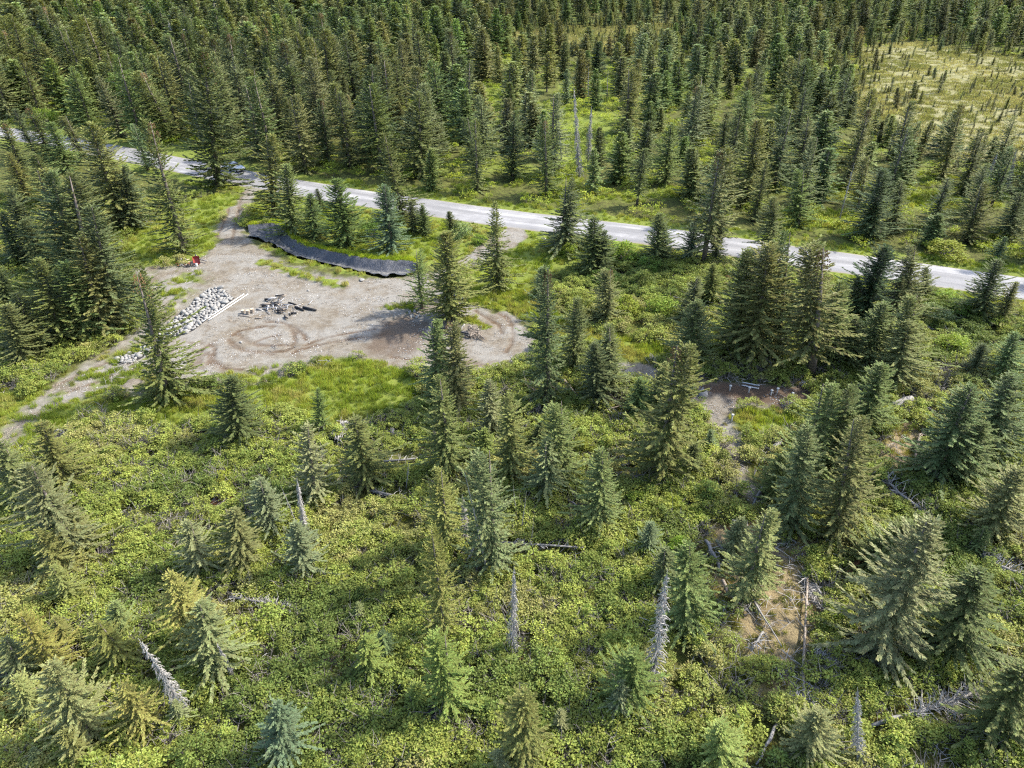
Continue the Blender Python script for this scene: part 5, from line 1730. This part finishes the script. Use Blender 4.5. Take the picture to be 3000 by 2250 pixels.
# brush heaps and stumps
def brush(label, t, pts, n, l, mat, hgt=.6):
    c = on_ground(*zp(t, *np.mean(pts, 0)))
    o = empty('brush_heap', c, label, 'brush heap', 'heaps of dead brush')
    rr_ = random.Random(len(label) * 7 + n)
    m = MB(); sticks = []
    for k in range(n):
        a, b = rr_.choice(pts), rr_.choice(pts); f = rr_.random()
        p = on_ground(*zp(t, a[0] * f + b[0] * (1 - f), a[1] * f + b[1] * (1 - f))) - c
        p.z += rr_.uniform(.05, hgt)
        w = rr_.uniform(0, 3.14); d = Vector((math.cos(w), math.sin(w), rr_.gauss(0, .35))) * l * rr_.uniform(.3, .7)
        r_ = rr_.uniform(.012, .04)
        if k < 8:
            obj('stick', MB().tube([p - d, p + Vector((0, 0, .08)), p + d], [r_ * 1.5, r_ * 1.3, r_ * .7], 5).mesh('brush_stick', mat), o)
        else:
            m.tube([p - d * .7, p + Vector((rr_.gauss(0, .1), rr_.gauss(0, .1), .06)), p + d * .7], [r_, r_ * .8, r_ * .4], 3, cap=False)
    obj('twigs', m.mesh('brush_twigs', mat), o, kind='stuff')


brush('grey brush heap in the grass, left one below the meadow', 'C2', [(630, 520), (700, 440), (760, 430), (780, 510), (690, 570)], 220, 1.0, M_DEADBR, .9)
brush('long dark brush heap in the grass, right one below the meadow', 'C2', [(890, 430), (1000, 380), (1110, 340), (1150, 380), (960, 450)], 260, 1.0, M_LOG, .8)
brush('tangled brush at the right end of the island', 'B2', [(1730, 1160), (1800, 1180), (1830, 1230), (1750, 1210)], 160, .9, M_LOG, .5)
brush('scattered pale sticks at the end of the grass above the trail', 'B3', [(1120, 1370), (1260, 1380), (1290, 1420), (1180, 1430)], 60, 1.0, M_DEADBR, .2)
brush('dark brush heap left at the edge of the shrub field', 'C1', [(480, 490), (560, 480), (650, 530), (560, 550)], 160, .9, M_DEADBR, .7)
brush('bare brush under the tufted spruce above the dark soil', 'C4', [(420, 80), (490, 60), (560, 80)], 120, .9, M_DEADBR, .4)
brush('pale slash in the sunny gap at lower right', 'D4', [(430, 160), (520, 220), (560, 370), (500, 320)], 110, .9, M_DEADBR, .4)
brush('slash beside the curved root at lower right', 'D4', [(300, 1100), (360, 1080), (480, 1100), (510, 1170), (330, 1190)], 150, .9, M_DEADBR, .5)
brush('grey brush left of the huge lower right spruce', 'D4', [(530, 740), (650, 700), (690, 780), (620, 830)], 140, .8, M_DEADBR, .5)


def stump(label, px, r_, h, mat):
    p = on_ground(*px)
    o = empty('tree_stump', p, label, 'stump', 'stumps')
    b = MB(); rr_ = random.Random(int(px[0]))
    b.tube([(0, 0, -.2), (0, 0, .12), (0, 0, h)], [r_ * 1.5, r_ * 1.05, r_ * .85], 9)
    obj('bole', b.mesh('stump_bole', mat, smoothf=True), o)
    for k in range(5):
        a = k * 1.257 + rr_.uniform(-.4, .4); l = r_ * rr_.uniform(2.0, 3.4)
        obj('root', MB().tube([(math.cos(a) * r_ * .5, math.sin(a) * r_ * .5, .18), (math.cos(a) * l * .6, math.sin(a) * l * .6, .10), (math.cos(a) * l, math.sin(a) * l, -.08)], [r_ * .4, r_ * .28, r_ * .1], 5).mesh('stump_root', mat, smoothf=True), o)


stump('bleached stump left of the short log below the meadow', zp('C2', 1110, 490), .24, .75, M_DEAD)
stump('grey uprooted stump right of the short log below the meadow', zp('C2', 1300, 450), .28, .45, M_DEAD)
stump('pale round stump in the lower left shrubs', zp('D2', 160, 530), .26, .5, M_LOG)
stump('dark stump in the shrubs below the road', zp('B3', 1150, 790), .3, .5, M_LOG)
stump('red-brown torn stump left of the largest clump by the road', zp('B3', 1745, 745), .4, .5, M_LOGRED)
stump('orange rotten stump beside the shaded spruce at right', zp('C3', 1750, 1220), .35, .25, M_LOGRED)
stump('red rotten stump in the shrubs right of the white-footed snag', zp('D3', 55, 785), .18, .3, M_LOGRED)
stump('small grey stump below the touching pair of spruces', zp('C3', 742, 395), .16, .5, M_DEAD)

# scrap under the spruce: barrow, bucket, tub, boards
c1 = lambda x, y: (500 + x * .126, 720 + y * .126)
p = on_ground(*c1(620, 410))
wb = empty('wheelbarrow', p, 'red barrow tipped up with pale handles under the left spruce', 'wheelbarrow', None, Quaternion((0, 0, 1), R(200)))
tilt = Matrix.Rotation(R(-58), 3, 'X')
def tv(b):
    b.V = [tuple(tilt @ Vector(v) + Vector((0, 0, .35))) for v in b.V]; return b
tray = MB(); tr_ = [(-.42, -.6, .34), (.42, -.6, .34), (.42, .5, .34), (-.42, .5, .34), (-.24, -.35, 0), (.24, -.35, 0), (.24, .3, 0), (-.24, .3, 0)]
tray.add([Vector(v) for v in tr_], [(4, 5, 6, 7), (0, 1, 5, 4), (1, 2, 6, 5), (2, 3, 7, 6), (3, 0, 4, 7)])
obj('tray', tv(tray).mesh('barrow_tray', M_RED), wb)
for s in (-1, 1):
    obj('handle', tv(MB().tube([(s * .12, -.75, -.1), (s * .27, .1, -.05), (s * .36, 1.15, .12)], .035, 6)).mesh('barrow_handle', M_PVC), wb)
    obj('leg', tv(MB().tube([(s * .28, .3, -.05), (s * .32, .42, -.35)], .025, 6)).mesh('barrow_leg', M_STEEL), wb)
wh = obj('wheel', tv(MB().tube([(-.06, -.75, -.1), (.06, -.75, -.1)], .22, 14)).mesh('barrow_wheel', M_RUBBER, smoothf=True), wb)
obj('hub', tv(MB().tube([(-.075, -.75, -.1), (.075, -.75, -.1)], .11, 12)).mesh('barrow_hub', M_PVC), wh)
p = on_ground(*c1(605, 475))
bk_ = empty('bucket', p, 'white bucket below the red barrow', 'bucket')
obj('pail', MB().tube([(0, 0, 0), (0, 0, .38), (0, 0, .36), (0, 0, .05)], [.14, .18, .16, .12], 14, cap=False).mesh('pail', M_PVC, smoothf=True), bk_)
obj('bottom', MB().tube([(0, 0, .01), (0, 0, .03)], .135, 14).mesh('pail_bottom', M_PVC), bk_)
p = on_ground(*c1(215, 360))
tb = empty('black_tub', p, 'black tub left of the scrap under the spruce', 'tub')
obj('shell', MB().tube([(0, 0, 0), (0, 0, .45), (0, 0, .43), (0, 0, .06), ], [.36, .44, .40, .33], 14, cap=False).mesh('tub_shell', M_BLACKPIPE, smoothf=True), tb)
obj('bottom', MB().tube([(0, 0, .01), (0, 0, .05)], .34, 14).mesh('tub_bottom', M_BLACKPIPE), tb)
rr = random.Random(31)
c = on_ground(*c1(380, 450))
sp_ = empty('scrap_wood_pile', c, 'scattered scrap boards and firewood left of the red barrow', 'wood pile')
for k in range(34):
    x, y = rr.gauss(380, 100), rr.gauss(445, 50); w = rr.uniform(0, 3.14); l = rr.uniform(.25, .7)
    q = on_ground(*c1(x, y)) - c; q.z += rr.uniform(.05, .25)
    obj('board', MB().box(q, (l * 1.4, rr.uniform(.07, .16), rr.uniform(.04, .1)), rot=Matrix.Rotation(w, 3, 'Z') @ Matrix.Rotation(rr.gauss(0, .15), 3, 'Y')).mesh('board', rr.choice((M_LOG, M_LOGRED, M_DEAD, M_CHAR, M_CUT))), sp_)
fallen('pale board leaning right of the red barrow', [c1(690, 365), c1(865, 405)], .10, M_DEAD, r1=.08, lift=.2)

# car on the road
cp = on_ground(690, 506)
k = int(np.argmin(np.hypot(ROAD_CL[:, 0] - cp.x, ROAD_CL[:, 1] - cp.y)))
td = ROAD_CL[k + 1] - ROAD_CL[k - 1]; td = td / np.hypot(*td)
ang = math.atan2(td[1], td[0])
car_pos = Vector((cp.x - td[0] * .6, cp.y - td[1] * .6 + .75, .15))
car = empty('car', car_pos, 'silver car on the road half hidden behind a tall spruce', 'car', None, Quaternion((0, 0, 1), ang))


def loft(sections):
    """closed cross-sections (x, list of (y,z)) joined along the car"""
    b = MB(); V = []; n = len(sections[0][1])
    for x, ring in sections:
        V += [(x, y, z) for y, z in ring]
    F = [(i * n + j, i * n + (j + 1) % n, (i + 1) * n + (j + 1) % n, (i + 1) * n + j) for i in range(len(sections) - 1) for j in range(n)]
    F += [tuple(range(n))[::-1], tuple(range((len(sections) - 1) * n, len(sections) * n))]
    return b.add([Vector(v) for v in V], F)


def ring(hw, zb, zt, sh=.06):
    return [(-hw, zb), (-hw - .02, (zb + zt) / 2), (-hw + .02, zt - sh), (-hw + .14, zt), (hw - .14, zt), (hw - .02, zt - sh), (hw + .02, (zb + zt) / 2), (hw, zb)]


body = loft([(-2.25, ring(.74, .42, .82)), (-2.1, ring(.82, .28, .96)), (-1.2, ring(.88, .24, 1.0)), (0, ring(.89, .24, .98)), (.9, ring(.88, .24, .96)), (1.6, ring(.86, .25, .86)), (2.05, ring(.80, .28, .74)), (2.25, ring(.68, .36, .62))])
obj('body', body.mesh('car_body', M_SILVER, smoothf=False), car)
roof = loft([(-1.95, [(-.70, .95), (-.68, 1.0), (-.60, 1.03), (.60, 1.03), (.68, 1.0), (.70, .95)]), (-1.45, [(-.72, .95), (-.62, 1.36), (-.50, 1.42), (.50, 1.42), (.62, 1.36), (.72, .95)]),
             (-.2, [(-.73, .95), (-.63, 1.42), (-.50, 1.48), (.50, 1.48), (.63, 1.42), (.73, .95)]), (.35, [(-.73, .95), (-.62, 1.36), (-.50, 1.42), (.50, 1.42), (.62, 1.36), (.73, .95)]),
             (1.15, [(-.72, .93), (-.68, .97), (-.58, 1.0), (.58, 1.0), (.68, .97), (.72, .93)])])
obj('roof', roof.mesh('car_roof', M_SILVER), car)
obj('windscreen', MB().add([Vector(v) for v in ((.42, -.56, 1.40), (.42, .56, 1.40), (1.10, .62, 1.02), (1.10, -.62, 1.02))], [(0, 3, 2, 1)]).mesh('windscreen', M_GLASS), car)
for s in (-1, 1):
    for x0, x1 in ((-.95, -.25), (-.18, .45)):
        obj('window', MB().add([Vector((x0, s * .745, 1.0)), Vector((x1 + .25, s * .745, 1.0)), Vector((x1, s * .655, 1.35)), Vector((x0, s * .655, 1.35))], [(0, 1, 2, 3)]).mesh('car_window', M_GLASS), car)
    obj('headlight', MB().box((2.12, s * .58, .62), (.18, .28, .14)).mesh('headlight', M_LAMP), car)
    for x in (1.38, -1.32):
        w_ = obj('wheel', None, car, (x, s * .84, .33))
        obj('tyre', MB().tube([(0, -.11, 0), (0, .11, 0)], .335, 18).mesh('tyre', M_RUBBER, smoothf=True), w_)
        obj('rim', MB().tube([(0, -.125, 0), (0, .125, 0)], .21, 14).mesh('rim', M_STEEL), w_)
        obj('wheel_arch', MB().tube([(0, s * .03 - .05, .06), (0, s * .03 + .05, .06)], .40, 16).mesh('wheel_arch', M_TRIM), car, (x, s * .845, .33))
obj('grille', MB().box((2.235, 0, .50), (.06, .8, .16)).mesh('grille', M_TRIM), car)
obj('bumper', MB().box((2.2, 0, .36), (.14, 1.35, .12)).mesh('bumper', M_TRIM), car)

# peat pool
c = on_ground(*zp('C1', 1815, 1000))
V = [(0, 0, 0)]
for k in range(20):
    a = k * 6.283 / 20
    r_ = 1 + .22 * math.sin(3 * a + 1) + .12 * math.sin(5 * a)
    V.append((math.cos(a) * 1.15 * r_, math.sin(a) * .7 * r_, 0))
b = MB(); b.add([Vector(v) for v in V], [(0, 1 + k, 1 + (k + 1) % 20) for k in range(20)])
LOGS.append(np.array([[c.x - .6, c.y - .4], [c.x + .6, c.y - .4]])); LOGS.append(np.array([[c.x - .6, c.y - .9], [c.x + .6, c.y - .9]]))
o = obj('pool', b.mesh('pool', M_WATER), None, c + Vector((0, 0, .16)), kind='structure')

# single bushes that stand out, and the birch beyond the road
def bush_mesh(name, seed, n_cl, leaves, rad, hgt, cl, size):
    r = np.random.default_rng(seed)
    d = r.normal(size=(n_cl, 3)); d[:, 2] = np.abs(d[:, 2]); d /= np.linalg.norm(d, axis=1, keepdims=True)
    C = d * r.uniform(.55, 1, (n_cl, 1)) * np.array([rad, rad, hgt])
    P, D, N, L, Wd, T = leaf_cloud(r, C, cl * r.uniform(.7, 1.3, n_cl), leaves, size, flat=.9)
    V, F, tip, rnd = kites(P, D, N, L, Wd, T, r.random(len(P)), .15)
    crn = np.repeat(np.repeat(r.random(n_cl), leaves), 4)
    fol = mesh_np(name + '_foliage', V, F, M_LEAF, {'tip': tip, 'rnd': .5 * rnd + .5 * crn})
    b = MB()
    for c_ in C[:14]:
        b.tube([(0, 0, -.15), tuple(c_ * .5 + np.array([0, 0, .1])), tuple(c_)], [.035, .025, .01], 4, cap=False)
    return fol, b.mesh(name + '_stems', M_TWIG)


BUSH = [bush_mesh('bush%d' % i, 700 + i, 44, 46, 1.0, 1.25, .24, .11) for i in range(4)]
BUSHES = """
B4 1570 590 400 150 l|round bright bush standing on the far verge at right
B2 1660 440 220 160 w|pale leafy bush beside the low dark spruce by the road
B2 950 440 200 170 m|green bush between the broad spruce and the bluish one
B2 1130 330 170 130 m|dark leafy bush behind the bluish skirted spruce
B3 900 640 330 190 l|wide light bush right of the broad dark spruce below the road
B3 1100 700 240 140 m|green bush below the small neat roadside spruce
B3 930 1070 290 190 l|leafy bush right of the slim cone-topped spruce
B3 1190 1080 330 210 l|large pale green bush amid the thicket below the road
B3 1060 840 260 160 m|green bush in the middle of the thicket below the road
B3 820 1000 180 130 l|small bush at the left of the thicket below the road
B4 1470 1130 290 190 w|pale bush right of the right hand clump
B4 1620 1370 310 190 l|light bush below the pale one at right
B4 1730 1080 300 170 m|dark green bush left of the roadside spruce at right
B4 1560 950 240 120 l|low bush just below the road at right
B2 1810 470 150 90 l|small bush left of the lone shaggy spruce
B3 460 600 200 150 l|bright bush at the foot of the dark layered spruce
B3 740 800 300 130 m|low green bush below the broad dark spruce
C3 570 690 200 210 l|bright bush right of the spruce with log at its foot
C3 1010 1110 250 190 l|sunlit bush left of the tall bare-footed spruce
C3 1290 1110 230 150 l|bright bush below the tall bare-footed spruce
C3 1560 1060 300 210 m|green bush left of the lower trail
C3 1500 1230 260 150 l|broad bright bush above the dense green spruce
A1 380 1080 250 200 l|light leafy thicket at the far left road bend
C1 1840 900 330 120 l|dense bright bush above the peat pool
C3 1330 1540 260 250 l|yellow-green bush left of the dense green spruce
D4 690 480 230 180 l|bright bush left of the huge lower right spruce
"""
for k, line in enumerate(BUSHES.strip().split('\n')):
    a, label = line.split('|')
    t, x, y, w, h, tn = a.split()
    base = on_ground(*zp(t, float(x), float(y) - .25 * float(h)))
    ppm = px_per_m(base)
    wd, ht = float(w) * ZK / ppm / 2.2, float(h) * ZK / ppm / 1.5
    o = empty('bush', base, label, 'bush', 'single leafy bushes', Quaternion((0, 0, 1), k * 1.7))
    o.scale = (wd, wd, ht)
    fo, st = BUSH[k % 4]
    f = obj('foliage', fo, o); obj('stems', st, o)
    cc = {'l': (.16, .21, .032), 'm': (.085, .13, .028), 'w': (.17, .22, .085)}[tn]
    f.color = (*[q * random.uniform(.9, 1.1) for q in cc], 1)

base, top = foot_tip(zp('A1', 1040, 540), zp('A1', 1105, 1010))
o = empty('birch_tree', base, 'light green leafy birch with grey trunk behind the far verge', 'tree')
h = (top - base).z; rad = 280 * ZK / px_per_m(base) / 2
r_ = np.random.default_rng(9)
d = r_.normal(size=(90, 3)); d /= np.linalg.norm(d, axis=1, keepdims=True)
C = d * r_.random((90, 1)) ** .4 * np.array([rad, rad, h * .40]) + np.array([0, 0, h * .62])
P, D, N, L, Wd, T = leaf_cloud(r_, C, .55 * r_.uniform(.7, 1.2, 90), 50, .24)
V, F, tip, rnd = kites(P, D, N, L, Wd, T, r_.random(len(P)), .15)
f = obj('crown', mesh_np('birch_crown', V, F, M_LEAF, {'tip': tip, 'rnd': rnd}), o); f.color = (.10, .15, .035, 1)
b = MB().tube([(0, 0, -.3), (.1, 0, h * .35), (0, .1, h * .7), (0, 0, h * .95)], [.2, .15, .09, .02], 8)
for c_ in C[:16]:
    b.tube([(0, 0, max(c_[2] * .7, h * .25)), tuple(c_)], [.06, .015], 4, cap=False)
obj('trunk', b.mesh('birch_trunk', M_DEAD, smoothf=True), o)

# cabin far in the left forest
p = ground(582, 118)
o = empty('cabin', p, 'grey roofed cabin glimpsed between trees at the upper left', 'cabin', None, Quaternion((0, 0, 1), R(25)))
obj('wall', MB().box((0, 0, 1.3), (9, 6, 2.6)).mesh('cabin_wall', M_SIDING), o)
obj('roof', MB().add([Vector(v) for v in ((-5, -3.6, 2.5), (5, -3.6, 2.5), (5, 0, 4.6), (-5, 0, 4.6), (-5, 3.6, 2.5), (5, 3.6, 2.5))], [(0, 1, 2, 3), (3, 2, 5, 4), (0, 3, 4), (1, 5, 2), (0, 4, 5, 1)]).mesh('cabin_roof', M_ROOF), o)
for x in (-2.5, 2.5):
    obj('window', MB().box((x, -3.02, 1.5), (1.2, .08, 1.0)).mesh('cabin_window', M_GLASS), o)
obj('door', MB().box((0, -3.02, 1.05), (1.0, .1, 2.1)).mesh('cabin_door', M_TRIM), o)

# ------------------------------------------------------------------ the carpets of shrubs, kept off logs, poles and the pool
# low leafy shrubs that carpet the foreground
Q = frustum(19000, 14, 62, 101)
f_ = fields(Q)
free = 1 - np.clip(f_['dirt'] * 1.6 + f_['grass'] * 1.5 + f_['soil'] * 1.5 + 1.1 * f_['tan'], 0, 1)
off_logs = np.min([seg_dist(Q, l) for l in LOGS], axis=0)
free = free * sstep(off_logs + .25 * fbm(Q[:, 0] * 2, Q[:, 1] * 2, 1), .45, .9)
keep = (rs.random(len(Q)) < free * (.45 + .9 * sstep(fbm(Q[:, 0] * .22 + 9, Q[:, 1] * .22, 3), .3, .52)))
Q, f_ = sel(Q, f_, keep)
sv = [shrub_mesh('low_shrub_%d' % i, 300 + i, n_cl=12 + i % 3, size=.085, rad=.55 + .06 * (i % 3)) for i in range(7)]
sv += [shrub_mesh('bare_shrub_%d' % i, 340 + i, n_cl=9, bare=True, rad=.5, hgt=.6) for i in range(2)]
idx = np.where(rs.random(len(Q)) < .08, rs.integers(7, 9, len(Q)), rs.integers(0, 7, len(Q)))
scatter('low_shrubs', sv, put(Q, f_), rs.uniform(.8, 1.9, len(Q)), tone(Q, SHRUB_COL, .16, 3), idx,
        'bright green dwarf shrubs carpeting the foreground', 'shrubs', 9, .12)
# shrubs further off
Q = frustum(14000, 62, 118, 102)
f_ = fields(Q)
south = Q[:, 1] < road_y(Q[:, 0])
free = 1 - np.clip(f_['dirt'] * 1.6 + f_['grass'] * 1.4 + f_['soil'] * 1.5 + f_['tan'] + sstep(4.2 - seg_dist(Q, TARP_LO), 0, 1), 0, 1)
keep = south & (rs.random(len(Q)) < free) & (f_['road'] > ROAD_HW + 2.2)
Q, f_ = sel(Q, f_, keep)
scatter('roadside_shrubs', sv[:7], put(Q, f_), rs.uniform(.8, 1.9, len(Q)), tone(Q, SHRUB_COL, .16, 4), None,
        'leafy undergrowth between the clearing and the road', 'shrubs', 10, .12)
